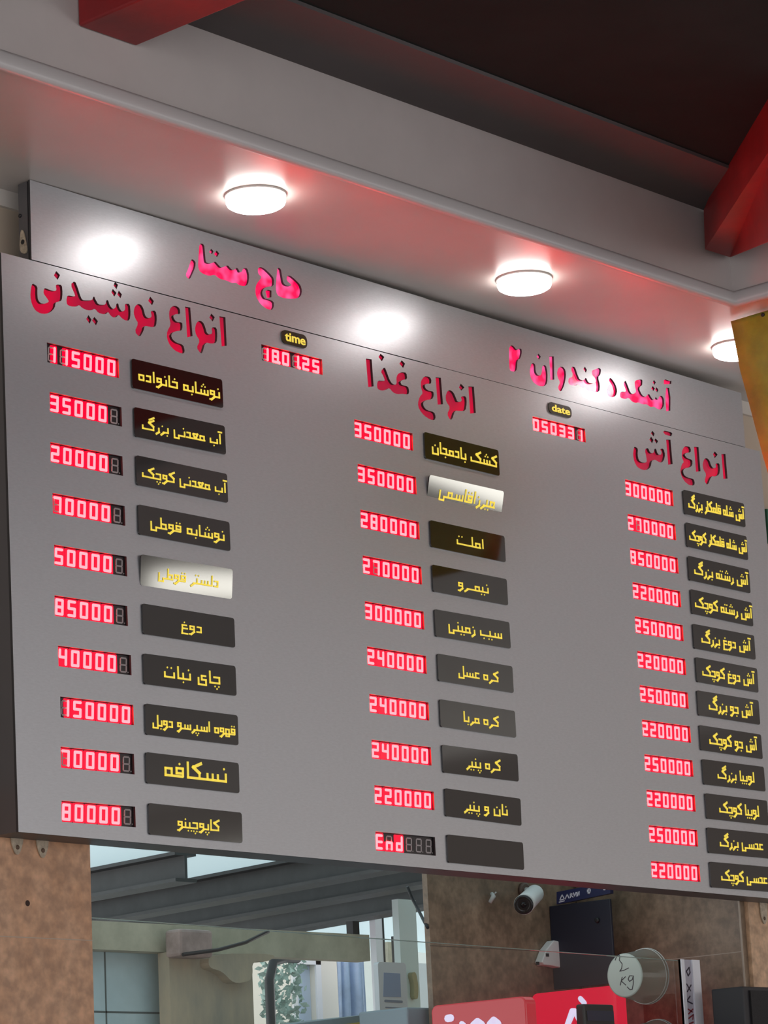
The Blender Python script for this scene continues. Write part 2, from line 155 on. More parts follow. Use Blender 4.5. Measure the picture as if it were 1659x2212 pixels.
# ------------------------------------------------------------------ mesh helpers
ORIG = {}
class MB:
    def __init__(s): s.v = []; s.f = []; s.sm = []
    def add(s, vs, fs, smooth=False):
        n = len(s.v); s.v += [Vector(v) for v in vs]
        for f in fs: s.f.append([n + i for i in f]); s.sm.append(smooth)
        return s
    def hexa(s, a, b):                      # two quads (loops) joined
        return s.add(list(a) + list(b), [(3, 2, 1, 0), (4, 5, 6, 7), (0, 1, 5, 4), (1, 2, 6, 5), (2, 3, 7, 6), (3, 0, 4, 7)])
    def box(s, x0, x1, y0, y1, z0, z1):
        return s.hexa([(x0, y0, z0), (x1, y0, z0), (x1, y1, z0), (x0, y1, z0)], [(x0, y0, z1), (x1, y0, z1), (x1, y1, z1), (x0, y1, z1)])
    def prism(s, pts, fr, d0, d1):          # 2-D outline pushed along the frame's normal
        n = len(pts); a = [fr(p[0], p[1], d0) for p in pts]; b = [fr(p[0], p[1], d1) for p in pts]
        return s.add(a + b, [tuple(range(n))[::-1], tuple(range(n, 2 * n))] + [(i, (i + 1) % n, n + (i + 1) % n, n + i) for i in range(n)])
    def tube(s, pts, r, n=10, cap=True):
        pts = [Vector(p) for p in pts]; rs = r if isinstance(r, (list, tuple)) else [r] * len(pts); base = len(s.v); up = None
        for i, p in enumerate(pts):
            t = (pts[min(i + 1, len(pts) - 1)] - pts[max(i - 1, 0)]).normalized()
            if up is None: up = Vector((0, 0, 1)) if abs(t.z) < .9 else Vector((1, 0, 0))
            u = t.cross(up).normalized(); w = u.cross(t).normalized(); up = w
            for k in range(n):
                a = 2 * math.pi * k / n; s.v.append(p + (u * math.cos(a) + w * math.sin(a)) * rs[i])
        for i in range(len(pts) - 1):
            for k in range(n):
                s.f.append([base + i * n + k, base + i * n + (k + 1) % n, base + (i + 1) * n + (k + 1) % n, base + (i + 1) * n + k]); s.sm.append(True)
        if cap:
            s.f.append([base + k for k in range(n)][::-1]); s.sm.append(False)
            s.f.append([base + (len(pts) - 1) * n + k for k in range(n)]); s.sm.append(False)
        return s
    def lathe(s, o, axis, prof, n=40, cap0=True, cap1=True):   # prof: (distance along axis, radius)
        o = Vector(o); ax = Vector(axis).normalized(); u = ax.cross(Vector((0, 0, 1)) if abs(ax.z) < .9 else Vector((1, 0, 0))).normalized(); w = ax.cross(u)
        base = len(s.v)
        for d, r in prof:
            for k in range(n):
                a = 2 * math.pi * k / n; s.v.append(o + ax * d + (u * math.cos(a) + w * math.sin(a)) * r)
        for i in range(len(prof) - 1):
            for k in range(n):
                s.f.append([base + i * n + k, base + (i + 1) * n + k, base + (i + 1) * n + (k + 1) % n, base + i * n + (k + 1) % n]); s.sm.append(True)
        if cap0: s.f.append([base + k for k in range(n)]); s.sm.append(False)
        if cap1: s.f.append([base + (len(prof) - 1) * n + k for k in range(n)][::-1]); s.sm.append(False)
        return s
    def build(s, name, m, parent=None, fix=True):
        lo = Vector((min(v.x for v in s.v), min(v.y for v in s.v), min(v.z for v in s.v))); hi = Vector((max(v.x for v in s.v), max(v.y for v in s.v), max(v.z for v in s.v)))
        o0 = Vector(((lo.x + hi.x) / 2, (lo.y + hi.y) / 2, lo.z))
        me = bpy.data.meshes.new(name); me.from_pydata([v - o0 for v in s.v], [], s.f); me.polygons.foreach_set('use_smooth', s.sm); me.materials.append(m)
        if fix:
            import bmesh
            bm = bmesh.new(); bm.from_mesh(me); bmesh.ops.recalc_face_normals(bm, faces=bm.faces); bm.to_mesh(me); bm.free()
        me.update()
        o = bpy.data.objects.new(name, me); COL.objects.link(o); link(o, o0, parent); return o
def link(o, o0, parent):
    ORIG[o.name] = o0.copy()
    if parent: o.parent = parent; o.location = o0 - ORIG[parent.name]
    else: o.location = o0
def thing(name, loc, label, cat, group=None):
    o = bpy.data.objects.new(name, None); o.empty_display_size = .05; COL.objects.link(o); link(o, Vector(loc), None); return tag(o, label, cat, group)
def tag(o, label, cat, group=None):
    o['label'] = label; o['category'] = cat
    if group: o['group'] = group
    return o
def struct(o): o['kind'] = 'structure'; return o
def bevel(o, w=.003, seg=2):
    md = o.modifiers.new('bevel', 'BEVEL'); md.width = w; md.segments = seg; md.limit_method = 'ANGLE'; md.angle_limit = .6; return o
def wallframe(x, z, d): return Vector((x, -d, z))        # board plane: d metres out of the board
def frame_at(x, z, ang, tilt=0.):
    ca, sa = math.cos(ang), math.sin(ang)
    def f(u, v, d): return Vector((x + ca * u - sa * v, -d - tilt * (v + .039), z + sa * u + ca * v))
    return f
def facing_x(x0):                                        # plane x = x0 seen from -x; u runs towards -y
    return lambda u, v, d: Vector((x0 - d, -u, v))
def chaikin(p, n=1):
    for _ in range(n):
        q = []
        for i in range(len(p)):
            a, b = p[i], p[(i + 1) % len(p)]
            q.append((a[0] * .78 + b[0] * .22, a[1] * .78 + b[1] * .22)); q.append((a[0] * .22 + b[0] * .78, a[1] * .22 + b[1] * .78))
        p = q
    return p
def roundrect(x0, x1, z0, z1, r, n=5):
    p = []
    for cx, cz, a0 in ((x1 - r, z1 - r, 0), (x0 + r, z1 - r, 90), (x0 + r, z0 + r, 180), (x1 - r, z0 + r, 270)):
        for k in range(n + 1):
            a = math.radians(a0 + 90 * k / n); p.append((cx + r * math.cos(a), cz + r * math.sin(a)))
    return p
def cut_sheet(name, outer, holes, y0, y1, parent):
    """a sheet standing in the wall plane between y0 (front) and y1 with real cut-outs"""
    from mathutils.geometry import delaunay_2d_cdt
    vs, es = [], []
    for pl in [outer] + holes:
        n0 = len(vs); vs += [Vector((p[0], p[1])) for p in pl]; es += [(n0 + i, n0 + (i + 1) % len(pl)) for i in range(len(pl))]
    V, E, F = delaunay_2d_cdt(vs, es, [], 1, 1e-7)[:3]
    boxes = [(min(p[0] for p in h), max(p[0] for p in h), min(p[1] for p in h), max(p[1] for p in h), h) for h in holes]
    def cut(f):
        x = sum(V[i].x for i in f) / len(f); y = sum(V[i].y for i in f) / len(f)
        for x0, x1, ya, yb, h in boxes:
            if x0 < x < x1 and ya < y < yb:
                c = False
                for i in range(len(h)):
                    (ax, ay), (bx, by) = h[i], h[i - 1]
                    if (ay > y) != (by > y) and x < (bx - ax) * (y - ay) / (by - ay) + ax: c = not c
                if c: return True
        return False
    F = [f for f in F if not cut(f)]
    n = len(V); mb = MB(); mb.add([(v.x, y0, v.y) for v in V] + [(v.x, y1, v.y) for v in V], [tuple(f) for f in F] + [tuple(n + i for i in f)[::-1] for f in F])
    ed = {}
    for f in F:
        for i in range(len(f)):
            e = (f[i], f[(i + 1) % len(f)]); k = tuple(sorted(e)); ed[k] = None if k in ed else e
    for e in ed.values():
        if e: mb.f.append([e[1], e[0], n + e[0], n + e[1]]); mb.sm.append(False)
    o = mb.build(name, BOARD, parent); o.data.materials.append(SHEET_EDGE)
    for p in o.data.polygons:
        if abs(p.normal.y) < .5: p.material_index = 1
    return o

# ================================================================== ROOM SHELL
ZS = 4.130                                                # soffit height
YF = -.512; XF = 2.505                                    # the soffit's two edges
struct(MB().box(-8, 9, -14, 7.5, -.1, 0).build('floor', FLOORM))
sf = MB(); sf.box(-4, 9, YF + .004, .112, ZS, ZS + .03); sf.box(XF + .004, 9, -11, YF + .004, ZS, ZS + .03)
struct(sf.build('ceiling_soffit', PLASTER))
ZT = 4.408                                                # top of the fascia
fa = MB(); fa.box(-4, XF + .04, YF, YF + .04, ZS + .002, ZT + .4); fa.box(XF, XF + .04, -11, YF + .001, ZS + .002, ZT + .4)
struct(fa.build('wall_fascia', FASCIA))
# rounded trim along the soffit's edge, mitred at the corner
prof = [(0, -.008), (.006, -.011), (.016, -.010), (.021, -.004), (.021, .012), (.016, .030), (.012, .038), (0, .040)]
tm = MB(); n = len(prof); pts = []
for q, (ox, oy) in (((-4, YF), (0, -1)), ((XF, YF), (-1, -1)), ((XF, -11), (-1, 0))):
    for d, h in prof: pts.append((q[0] + ox * d, q[1] + oy * d, ZS + h))
tm.add(pts, [(j * n + i, j * n + (i + 1) % n, (j + 1) * n + (i + 1) % n, (j + 1) * n + i) for j in (0, 1) for i in range(n)], True)
struct(tm.build('trim_1', TRIMM))
YC = -.80; ZC = at(830, 72, YC).z                         # sloped panel between fascia and ceiling
XC = XF - .288
cv = MB(); cv.add([(-4, YF, ZT), (XF, YF, ZT), (XC, YC, ZC), (-4, YC, ZC), (XF, -11, ZT), (XC, -11, ZC)], [(0, 1, 2, 3), (1, 4, 5, 2)])
cvo = struct(cv.build('ceiling_cove', COVEM)); md = cvo.modifiers.new('thickness', 'SOLIDIFY'); md.thickness = .02; md.offset = 0
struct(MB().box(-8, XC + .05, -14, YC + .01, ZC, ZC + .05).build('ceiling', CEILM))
# walls round the hatch
wb = MB(); wb.box(-4, 9, .112, .19, 2.62, ZS); wb.box(-4, .43, .112, .19, 0, 2.62); wb.box(3.3, 9, .112, .19, 0, 2.62)
struct(wb.build('wall_back', WALLM))
struct(MB().box(-4, 9, .100, .112, 4.086, ZS).build('trim_2', mat('white_cornice', (.66, .62, .57), .45)))
xl = at(196, 1950, .1).x; xr = at(1616, 1960, .098).x
# left pier clad in stone, joint lines kept inside its mesh
pl = MB(); pl.box(-3, xl, .098, .5, 0, 2.615)
struct(pl.build('wall_left_pier', STONE))
zj = at(100, 2027, .097).z
struct(MB().box(-3, xl, .0968, .0985, zj - .0012, zj + .0012).build('trim_3', JOINT))
# right pier: front face, its side and the niche's back wall
XP = at(1602, 2000, .11).x; YN = .76; XN = at(925, 1950, YN).x
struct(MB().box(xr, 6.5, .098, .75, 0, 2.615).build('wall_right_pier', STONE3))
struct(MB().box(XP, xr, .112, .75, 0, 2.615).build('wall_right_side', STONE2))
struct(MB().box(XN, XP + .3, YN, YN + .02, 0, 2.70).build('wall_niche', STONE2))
jt = MB(); z1 = at(1000, 2046, YN - .001).z; jt.box(XN, XP, YN - .0008, YN + .002, z1 - .0012, z1 + .0012)
struct(jt.build('trim_4', mat('dark_joint', (.09, .065, .045), .7)))
j2 = MB(); z2 = at(1535, 2069, .3).z; j2.box(XP - .0008, XP + .002, .112, YN, z2 - .0012, z2 + .0012); j2.box(XP - .003, XP + .001, .111, .116, 1.0, 2.6)
struct(j2.build('trim_5', mat('light_joint', (.42, .36, .29), .6)))
# wall far right of the hall; glowing panes added for two plates to mirror
xw = 14.0
struct(MB().box(xw, xw + .1, -18, .1, 0, 6).build('wall_right', mat('dark_hall_wall', (.20, .17, .15), .6)))
GLOWPANE = mat('added_glow_pane', (.8, .8, .8), .5, emit=(1, .97, .86), es=9.0)
struct(MB().box(xw - .03, xw, -11.6, -9.2, 2.46, 2.72).build('added_glow_pane_1', GLOWPANE))
struct(MB().box(xw - .03, xw, -14.2, -12.2, 4.27, 4.50).build('added_glow_pane_2', GLOWPANE))

# ================================================================== SIGN WRITING (joined Persian letters from strokes)
B_INI = (.38, [[(.28, .5), (.28, 0), (0, 0)]]); B_MED = (.36, [[(.36, 0), (0, 0)], [(.18, .5), (.18, 0)]])
B_FIN = (.80, [[(.8, 0), (.12, 0), (.12, .42)]]); B_ISO = (.85, [[(.73, .42), (.73, 0), (.12, 0), (.12, .42)]])
J_INI = (.60, [[(.1, .5), (.48, .5), (.48, 0), (0, 0)]]); J_MED = (.60, [[(.6, 0), (0, 0)], [(.1, .5), (.42, .5), (.42, 0)]])
FQ_INI = (.58, [[(.46, 0), (.46, .52), (.13, .52), (.13, .2), (.46, .2)], [(.46, 0), (0, 0)]]); FQ_MED = (.6, [[(.12, 0), (.12, .5), (.46, .5), (.46, 0)], [(.6, 0), (0, 0)]])
K_ISO = [[(1.12, 1), (.68, .70), (1.05, .35), (1.05, 0), (.12, 0), (.12, .35)]]
S_INI = (.95, [[(.85, .45), (.85, 0), (0, 0)], [(.57, .4), (.57, 0)], [(.29, .4), (.29, 0)]])
S_MED = (.95, [[(.95, 0), (0, 0)], [(.80, .4), (.80, 0)], [(.52, .4), (.52, 0)], [(.24, .4), (.24, 0)]])
S_TAIL = [[(.88, .4), (.88, 0)], [(.66, .4), (.66, -.28), (.12, -.28), (.12, .25)]]
SHAPES = {
 'ا': {'iso': (.3, [[(.15, 0), (.15, 1)]]), 'fin': (.3, [[(.3, 0), (.15, 0), (.15, 1)]])},
 'b': {'ini': B_INI, 'med': B_MED, 'fin': B_FIN, 'iso': B_ISO},
 'n': {'ini': B_INI, 'med': B_MED, 'iso': (.75, [[(.63, .42), (.63, -.2), (.12, -.2), (.12, .42)]]), 'fin': (.75, [[(.75, 0), (.63, 0)], [(.63, .42), (.63, -.2), (.12, -.2), (.12, .42)]])},
 'y': {'ini': B_INI, 'med': B_MED, 'fin': (.75, [[(.75, 0), (.5, 0), (.5, -.3), (.12, -.3), (.12, .5)]]), 'iso': (.75, [[(.62, .48), (.34, .48), (.34, .15), (.62, .15), (.62, -.28), (.12, -.28), (.12, .3)]])},
 'j': {'ini': J_INI, 'med': J_MED},
 'د': {'iso': (.55, [[(.12, .5), (.42, .5), (.42, 0), (.08, 0)]]), 'fin': (.55, [[(.1, .5), (.38, .5), (.38, 0)], [(.55, 0), (.05, 0)]])},
 'r': {'iso': (.42, [[(.32, .35), (.32, -.08), (.06, -.32)]]), 'fin': (.42, [[(.42, 0), (.3, 0), (.3, -.08), (.06, -.32)]])},
 's': {'ini': S_INI, 'med': S_MED, 'iso': (1.25, [[(1.13, .45), (1.13, 0), (.66, 0)]] + S_TAIL), 'fin': (1.25, [[(1.25, 0), (.66, 0)], [(1.1, .4), (1.1, 0)]] + S_TAIL)},
 'e': {'ini': (.55, [[(.48, .5), (.14, .5), (.14, 0)], [(.5, 0), (0, 0)]]), 'med': (.6, [[(.6, 0), (0, 0)], [(.1, .5), (.5, .5), (.34, .05)], [(.1, .5), (.26, .05)]]), 'iso': (.62, [[(.48, .5), (.14, .5), (.14, .17), (.54, .17)], [(.14, .17), (.1, -.36), (.55, -.36)]])},
 'f': {'ini': FQ_INI, 'med': FQ_MED},
 'و': {'iso': (.55, [[(.43, .18), (.13, .18), (.13, .5), (.43, .5), (.43, -.05), (.2, -.32), (.04, -.32)]]), 'fin': (.57, [[(.57, 0), (.43, 0)], [(.43, .18), (.13, .18), (.13, .5), (.43, .5), (.43, -.05), (.2, -.32), (.04, -.32)]])},
 'م': {'ini': (.6, [[(.48, 0), (.48, .42), (.14, .42), (.14, 0)], [(.56, 0), (0, 0)]]), 'med': (.6, [[(.46, 0), (.46, .42), (.14, .42), (.14, 0)], [(.6, 0), (0, 0)]])},
 'ل': {'ini': (.3, [[(.2, 1), (.2, 0), (0, 0)]]), 'med': (.3, [[(.15, 1), (.15, 0)], [(.3, 0), (0, 0)]]), 'fin': (.7, [[(.7, 0), (.58, 0)], [(.58, 1), (.58, -.25), (.12, -.25), (.12, .2)]]), 'iso': (.7, [[(.58, 1), (.58, -.25), (.12, -.25), (.12, .2)]])},
 'k': {'ini': (.62, [[(.58, 1), (.14, .70), (.5, .35), (.5, 0), (0, 0)]]), 'med': (.65, [[(.58, 1), (.14, .70), (.46, .35), (.46, 0)], [(.65, 0), (0, 0)]]), 'iso': (1.2, K_ISO), 'fin': (1.2, K_ISO + [[(1.2, 0), (1.05, 0)]])},
 'ه': {'ini': (.6, [[(.12, .0), (.12, .45), (.48, .45), (.48, 0), (0, 0)]]), 'med': (.6, [[(.12, -.24), (.12, .45), (.46, .45), (.46, -.24), (.12, -.24)], [(.6, 0), (0, 0)]]), 'fin': (.55, [[(.55, 0), (.1, 0), (.1, .45), (.42, .45), (.42, 0)]]), 'iso': (.57, [[(.1, 0), (.1, .45), (.45, .45), (.45, 0), (.1, 0)]])},
 'ط': {'ini': (.65, [[(.52, 0), (.52, .42), (.15, .42)], [(.15, 1), (.15, 0)], [(.6, 0), (0, 0)]]), 'med': (.65, [[(.52, 0), (.52, .42), (.15, .42)], [(.15, 1), (.15, 0)], [(.65, 0), (0, 0)]])},
}
# letter -> (shape, dots above, dots below)
LET = {'ا': ('ا', 0, 0), 'آ': ('ا', -1, 0), 'ب': ('b', 0, 1), 'پ': ('b', 0, 3), 'ت': ('b', 2, 0), 'ن': ('n', 1, 0), 'ی': ('y', 0, 2), 'ج': ('j', 0, 1), 'چ': ('j', 0, 3), 'خ': ('j', 1, 0),
       'د': ('د', 0, 0), 'ر': ('r', 0, 0), 'ز': ('r', 1, 0), 'س': ('s', 0, 0), 'ش': ('s', 3, 0), 'ع': ('e', 0, 0), 'غ': ('e', 1, 0), 'ف': ('f', 1, 0), 'ق': ('f', 2, 0), 'و': ('و', 0, 0),
       'م': ('م', 0, 0), 'ل': ('ل', 0, 0), 'ک': ('k', 0, 0), 'گ': ('k', -2, 0), 'ه': ('ه', 0, 0), 'ط': ('ط', 0, 0), 'ـ': (None, 0, 0)}
NONJOIN = set('اآدرزو')
def lay_out(text):
    """strokes and dots of a line of joined writing, right to left; one unit is the height of an alef"""
    strokes, dots, x = [], [], 0.
    for word in text.split(' '):
        for i, ch in enumerate(word):
            pj = i > 0 and word[i - 1] not in NONJOIN; nj = i < len(word) - 1 and ch not in NONJOIN
            form = 'med' if pj and nj else 'fin' if pj else 'ini' if nj else 'iso'
            sh, up, dn = LET[ch]
            if sh is None:
                strokes.append([(x, 0), (x - .45, 0)]); x -= .45; continue
            fs = SHAPES[sh]; w, st = fs.get(form) or fs.get({'fin': 'iso', 'med': 'ini'}.get(form)) or fs['iso']
            x -= w
            for s_ in st: strokes.append([(x + a, b) for a, b in s_])
            cx = x + w * (.5 if form in ('ini', 'med') or sh in 'rnbej' else .55)
            if sh == 's': cx = x + w * (.62 if form in ('iso', 'fin') else .52)
            top = .80 if sh not in ('r', 'n') or form in ('ini', 'med') else (.62 if sh == 'n' else .60)
            if sh == 's': top = .72
            bot = -.30
            if sh == 'y' and form in ('fin', 'iso'): dn = 0
            if up == -1: strokes.append([(cx - .17, 1.22), (cx + .17, 1.22)])
            elif up == -2: strokes.append([(x + w - .06, 1.28), (x + w - .50, .99)])
            elif up == 1: dots.append((cx, top))
            elif up == 2: dots += [(cx - .13, top), (cx + .13, top)]
            elif up == 3: dots += [(cx - .13, top), (cx + .13, top), (cx, top + .2)]
            if dn == 1: dots.append((cx, bot))
            elif dn == 2: dots += [(cx - .13, bot), (cx + .13, bot)]
            elif dn == 3: dots += [(cx - .13, bot), (cx + .13, bot), (cx, bot - .2)]
        x -= .34
    return strokes, dots, -(x + .34)
def write(mb, text, fr, u0, u1, base, unit, d0, d1, pen=.155):
    strokes, dots, width = lay_out(text); k = (u1 - u0) / width
    kx = k; ky = unit; hx = pen * min(kx * 1.15, ky) / 2; hy = pen * ky / 2
    T = lambda p: Vector((u1 + p[0] * kx, base + p[1] * ky))
    for s_ in strokes:
        q = [T(p) for p in s_]
        for i in range(len(q) - 1):
            a, b = q[i], q[i + 1]; t = (b - a).normalized(); nrm = Vector((-t.y, t.x)); h = hx * abs(nrm.x) + hy * abs(nrm.y)
            e = hx * abs(t.x) + hy * abs(t.y)
            ea = a - t * (e if i > 0 else 0.35 * e); eb = b + t * (e if i < len(q) - 2 else .35 * e)
            mb.prism([ea - nrm * h, eb - nrm * h, eb + nrm * h, ea + nrm * h], fr, d0, d1)
    for p in dots:
        c = T(p); a, b = hx * 1.15, hy * 1.15
        mb.prism([(c.x - a, c.y), (c.x, c.y - b), (c.x + a, c.y), (c.x, c.y + b)], fr, d0, d1)
def latin(text, name, m, fr, u0, u1, v0, v1, d0, d1, parent, off=.02):
    cu = bpy.data.curves.new(name, 'FONT'); cu.body = text; cu.offset = off; cu.fill_mode = 'FRONT'; cu.resolution_u = 3
    tmp = bpy.data.objects.new('tmp', cu); COL.objects.link(tmp); dg = bpy.context.evaluated_depsgraph_get(); dg.update()
    me = bpy.data.meshes.new_from_object(tmp.evaluated_get(dg)); bpy.data.objects.remove(tmp)
    xs = [v.co.x for v in me.vertices]; ys = [v.co.y for v in me.vertices]; X0, X1, Y0, Y1 = min(xs), max(xs), min(ys), max(ys)
    P = [(u0 + (v.co.x - X0) / (X1 - X0) * (u1 - u0), v0 + (v.co.y - Y0) / (Y1 - Y0) * (v1 - v0)) for v in me.vertices]
    mb = MB(); mb.add([fr(a, b, d1) for a, b in P], [tuple(p.vertices) for p in me.polygons])
    nv = len(P); mb.add([fr(a, b, d0) for a, b in P], [tuple(p.vertices)[::-1] for p in me.polygons])
    ed = {}
    for p in me.polygons:
        vs = list(p.vertices)
        for i in range(len(vs)):
            e = (vs[i], vs[(i + 1) % len(vs)]); ed[tuple(sorted(e))] = None if tuple(sorted(e)) in ed else e
    for e in ed.values():
        if e: mb.f.append([e[1], e[0], nv + e[0], nv + e[1]]); mb.sm.append(False)
    bpy.data.meshes.remove(me); return mb.build(name, m, parent, fix=False)

# seven-segment figures
SEG = {'0': 'abcdef', '1': 'bc', '2': 'abged', '3': 'abgcd', '4': 'fgbc', '5': 'afgcd', '6': 'afgedc', '7': 'abcf', '8': 'abcdefg', '9': 'abcdfg', 'E': 'afged', 'n': 'ceg', 'd': 'bcdeg', '_': ''}
SEG['7'] = 'abc'
SEGP = {'a': ((0, 1), (1, 1)), 'b': ((1, 1), (1, .5)), 'c': ((1, .5), (1, 0)), 'd': ((0, 0), (1, 0)), 'e': ((0, .5), (0, 0)), 'f': ((0, 1), (0, .5)), 'g': ((0, .5), (1, .5))}
def capsule(a, b, r, n=5):
    a, b = Vector(a), Vector(b); t = (b - a).normalized(); an = math.atan2(t.y, t.x); p = []
    for c, s0 in ((b, -90), (a, 90)):
        for k in range(n + 1):
            q = an + math.radians(s0 + 180 * k / n); p.append((c.x + r * math.cos(q), c.y + r * math.sin(q)))
    return p
def display(parent, name, x, z, w, h, text, ang=0., label=None, points=(), gap_after=None):
    """recessed six-figure panel: dark face, red lens behind each lit figure, lit and unlit segments"""
    fr = frame_at(x, z, ang)
    base = MB(); base.prism([(.0012, -h + .0012), (w - .0012, -h + .0012), (w - .0012, -.0012), (.0012, -.0012)], fr, -.0125, -.0082)
    o = base.build(name, DARK, parent)
    if label: o['label'] = label
    cw = w / 6; lens, lit, dim = MB(), MB(), MB(); run = None
    for i, ch in enumerate(text):
        u = i * cw; gx0, gx1, gz0, gz1 = u + cw * .27, u + cw * .76, -h * .84, -h * .16
        sl = .06 * (gz1 - gz0); P = lambda q: (gx0 + (gx1 - gx0) * q[0] + sl * (q[1] - .5), gz0 + (gz1 - gz0) * q[1])
        on = SEG[ch]
        if on:
            x0, x1, zt = u + .0006, u + cw - .0006, -.0016
            if ch == '1': x0 = u + cw * .42
            if ch in 'n': zt = -h * .46
            lens.prism(roundrect(x0, x1, -h + .0016, zt, .003, 3), fr, -.0082, -.0072)
        for s_ in 'abcdefg':
            a, b = P(SEGP[s_][0]), P(SEGP[s_][1])
            if s_ in on: lit.prism(capsule(a, b, .0034), fr, -.0072, -.0058)
            elif not on or ch in '17n': dim.prism(capsule(Vector(a).lerp(Vector(b), .12), Vector(a).lerp(Vector(b), .88), .0019, 3), fr, -.0082, -.0071)
        if i in points: lit.prism(capsule((gx1 + cw * .12, gz0), (gx1 + cw * .121, gz0), .0045), fr, -.0072, -.0058)
        elif not on: dim.prism(capsule((gx1 + cw * .13, gz0), (gx1 + cw * .131, gz0), .0018, 3), fr, -.0082, -.0071)
    if lens.v: lens.build('red_lens', LENS, o)
    if lit.v: lit.build('lit_digits', DIGIT, o)
    if dim.v: dim.build('unlit_digits', DIM, o)
    return o
def hole(x, z, w, h, ang=0.):
    fr = frame_at(x, z, ang); return [(p.x, p.z) for p in (fr(0, 0, 0), fr(w, 0, 0), fr(w, -h, 0), fr(0, -h, 0))]
def sm(poly): return chaikin(poly, 1) if len(poly) > 8 else poly

# ================================================================== THE MENU BOARD
DW, DH = .2415, .0505
def bp(px, py): p = at(px, py, 0.); return (p.x, p.z)
TL, TR, BL = bp(2, 545), bp(1641, 975), bp(40, 1797); BR = bp(1722, 1946)
board = thing('menu_board', (1.74, .05, BL[1]), 'wide grey metal price board with three columns of red figures over the hatch', 'menu board')
TIME = (*bp(564.3, 743.5), *[bp(695.5, 776.3)[0] - bp(564.3, 743.5)[0]], math.atan2(bp(695.5, 776.3)[1] - bp(564.3, 743.5)[1], bp(695.5, 776.3)[0] - bp(564.3, 743.5)[0]))
DATE = (*bp(1150.5, 899.5), *[bp(1263.6, 926.6)[0] - bp(1150.5, 899.5)[0]], math.atan2(bp(1263.6, 926.6)[1] - bp(1150.5, 899.5)[1], bp(1263.6, 926.6)[0] - bp(1150.5, 899.5)[0]))
DISP_ANG = (.0076, -.003, .0027)
TEXTS = (['115000', '35000_', '20000_', '70000_', '50000_', '85000_', '40000_', '150000', '70000_', '80000_'],
         ['350000', '350000', '280000', '270000', '300000', '240000', '240000', '240000', '220000', 'End___'],
         ['300000', '270000', '850000', '220000', '250000', '220000', '250000', '220000', '250000', '220000', '250000', '220000'])
holes = []
for c in range(3):
    for x, z in DISPLAYS[c]: holes.append(hole(x, z, DW, DH, DISP_ANG[c]))
holes.append(hole(TIME[0], TIME[1], TIME[2], .044, TIME[3])); holes.append(hole(DATE[0], DATE[1], DATE[2], .042, DATE[3]))
for k in ('drinks', 'food', 'soup'): holes += [sm(p) for p in LETTERING[k]]
cut_sheet('face_sheet', [TL, BL, BR, TR], holes, 0., .008, board)
cab = MB()
def inset(d): return [(TL[0] + d, TL[1] - d), (BL[0] + d, BL[1] + d), (BR[0] - d, BR[1] + d), (TR[0] - d, TR[1] - d)]
cab.prism(inset(.0015), wallframe, -.0135, -.098); 
q0, q1 = inset(.0008), inset(.004)
for i in range(4):
    a, b, c_, d_ = q0[i], q0[(i + 1) % 4], q1[(i + 1) % 4], q1[i]
    cab.hexa([wallframe(*a, -.0078), wallframe(*b, -.0078), wallframe(*c_, -.0078), wallframe(*d_, -.0078)], [wallframe(*a, -.098), wallframe(*b, -.098), wallframe(*c_, -.098), wallframe(*d_, -.098)])
cab.build('cabinet', mat('dark_grey_cabinet', (.135, .13, .135), .45, .5), board)
for py in (1580, 1650, 1775):
    scr = MB()
    p = at(6, py, .06); scr.lathe((TL[0] + (BL[0] - TL[0]) * (TL[1] - p.z) / (TL[1] - BL[1]) + .001, .085, p.z), (-1, 0, 0), [(0, .006), (.003, .006), (.004, .003)], 12)
    scr.build('side_screw', BLACK, board)
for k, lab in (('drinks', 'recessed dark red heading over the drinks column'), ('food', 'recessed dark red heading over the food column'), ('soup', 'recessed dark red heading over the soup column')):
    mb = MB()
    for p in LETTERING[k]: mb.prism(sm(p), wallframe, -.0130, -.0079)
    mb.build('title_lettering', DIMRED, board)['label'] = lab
for c in range(3):
    for (x, z), t in zip(DISPLAYS[c], TEXTS[c]):
        display(board, 'price_display', x, z, DW, DH, t, DISP_ANG[c], 'red lit price display reading ' + t.replace('_', ''))
display(board, 'clock_display', TIME[0], TIME[1], TIME[2], .044, '180125', TIME[3], 'red clock display reading 18.01.25', points=(1, 3))
display(board, 'date_display', DATE[0], DATE[1], DATE[2], .042, '050331', DATE[3], 'red date display reading 050331')
NAMES = ([('نوشابه خانواده', .06, .97, .36), ('آب معدنی بزرگ', .07, .955, .33), ('آب معدنی کوچک', .05, .985, .33), ('نوشابه قوطی', .115, .94, .35), ('دلستر قوطی', .18, .85, .33), ('دوغ', .40, .64, .32), ('چای نبات', .20, .83, .38), ('قهوه اسپرسو دوبل', .065, .97, .33), ('نسکافه', .18, .87, .50), ('کاپوچینو', .29, .75, .33)],
         [('کشک بادمجان', .083, .97, .40), ('میرزاقاسمی', .14, .90, .42), ('املـت', .33, .715, .35), ('نیمـرو', .32, .745, .35), ('سیب زمینی', .16, .89, .38), ('کره عسل', .255, .80, .35), ('کره مربا', .29, .77, .35), ('کره پنیر', .30, .76, .36), ('نان و پنیر', .235, .82, .36), (None, 0, 0, 0)],
         [('آش شله قلمکار بزرگ', .065, .985, .40), ('آش شله قلمکار کوچک', .04, .99, .38), ('آش رشته بزرگ', .08, .97, .40), ('آش رشته کوچک', .05, .99, .40), ('آش دوغ بزرگ', .115, .925, .40), ('آش دوغ کوچک', .085, .94, .40), ('آش جو بزرگ', .165, .89, .42), ('آش جو کوچک', .135, .915, .42), ('لوبیا بزرگ', .22, .825, .38), ('لوبیا کوچک', .20, .85, .40), ('عدسی بزرگ', .18, .885, .38), ('عدسی کوچک', .16, .91, .38)])
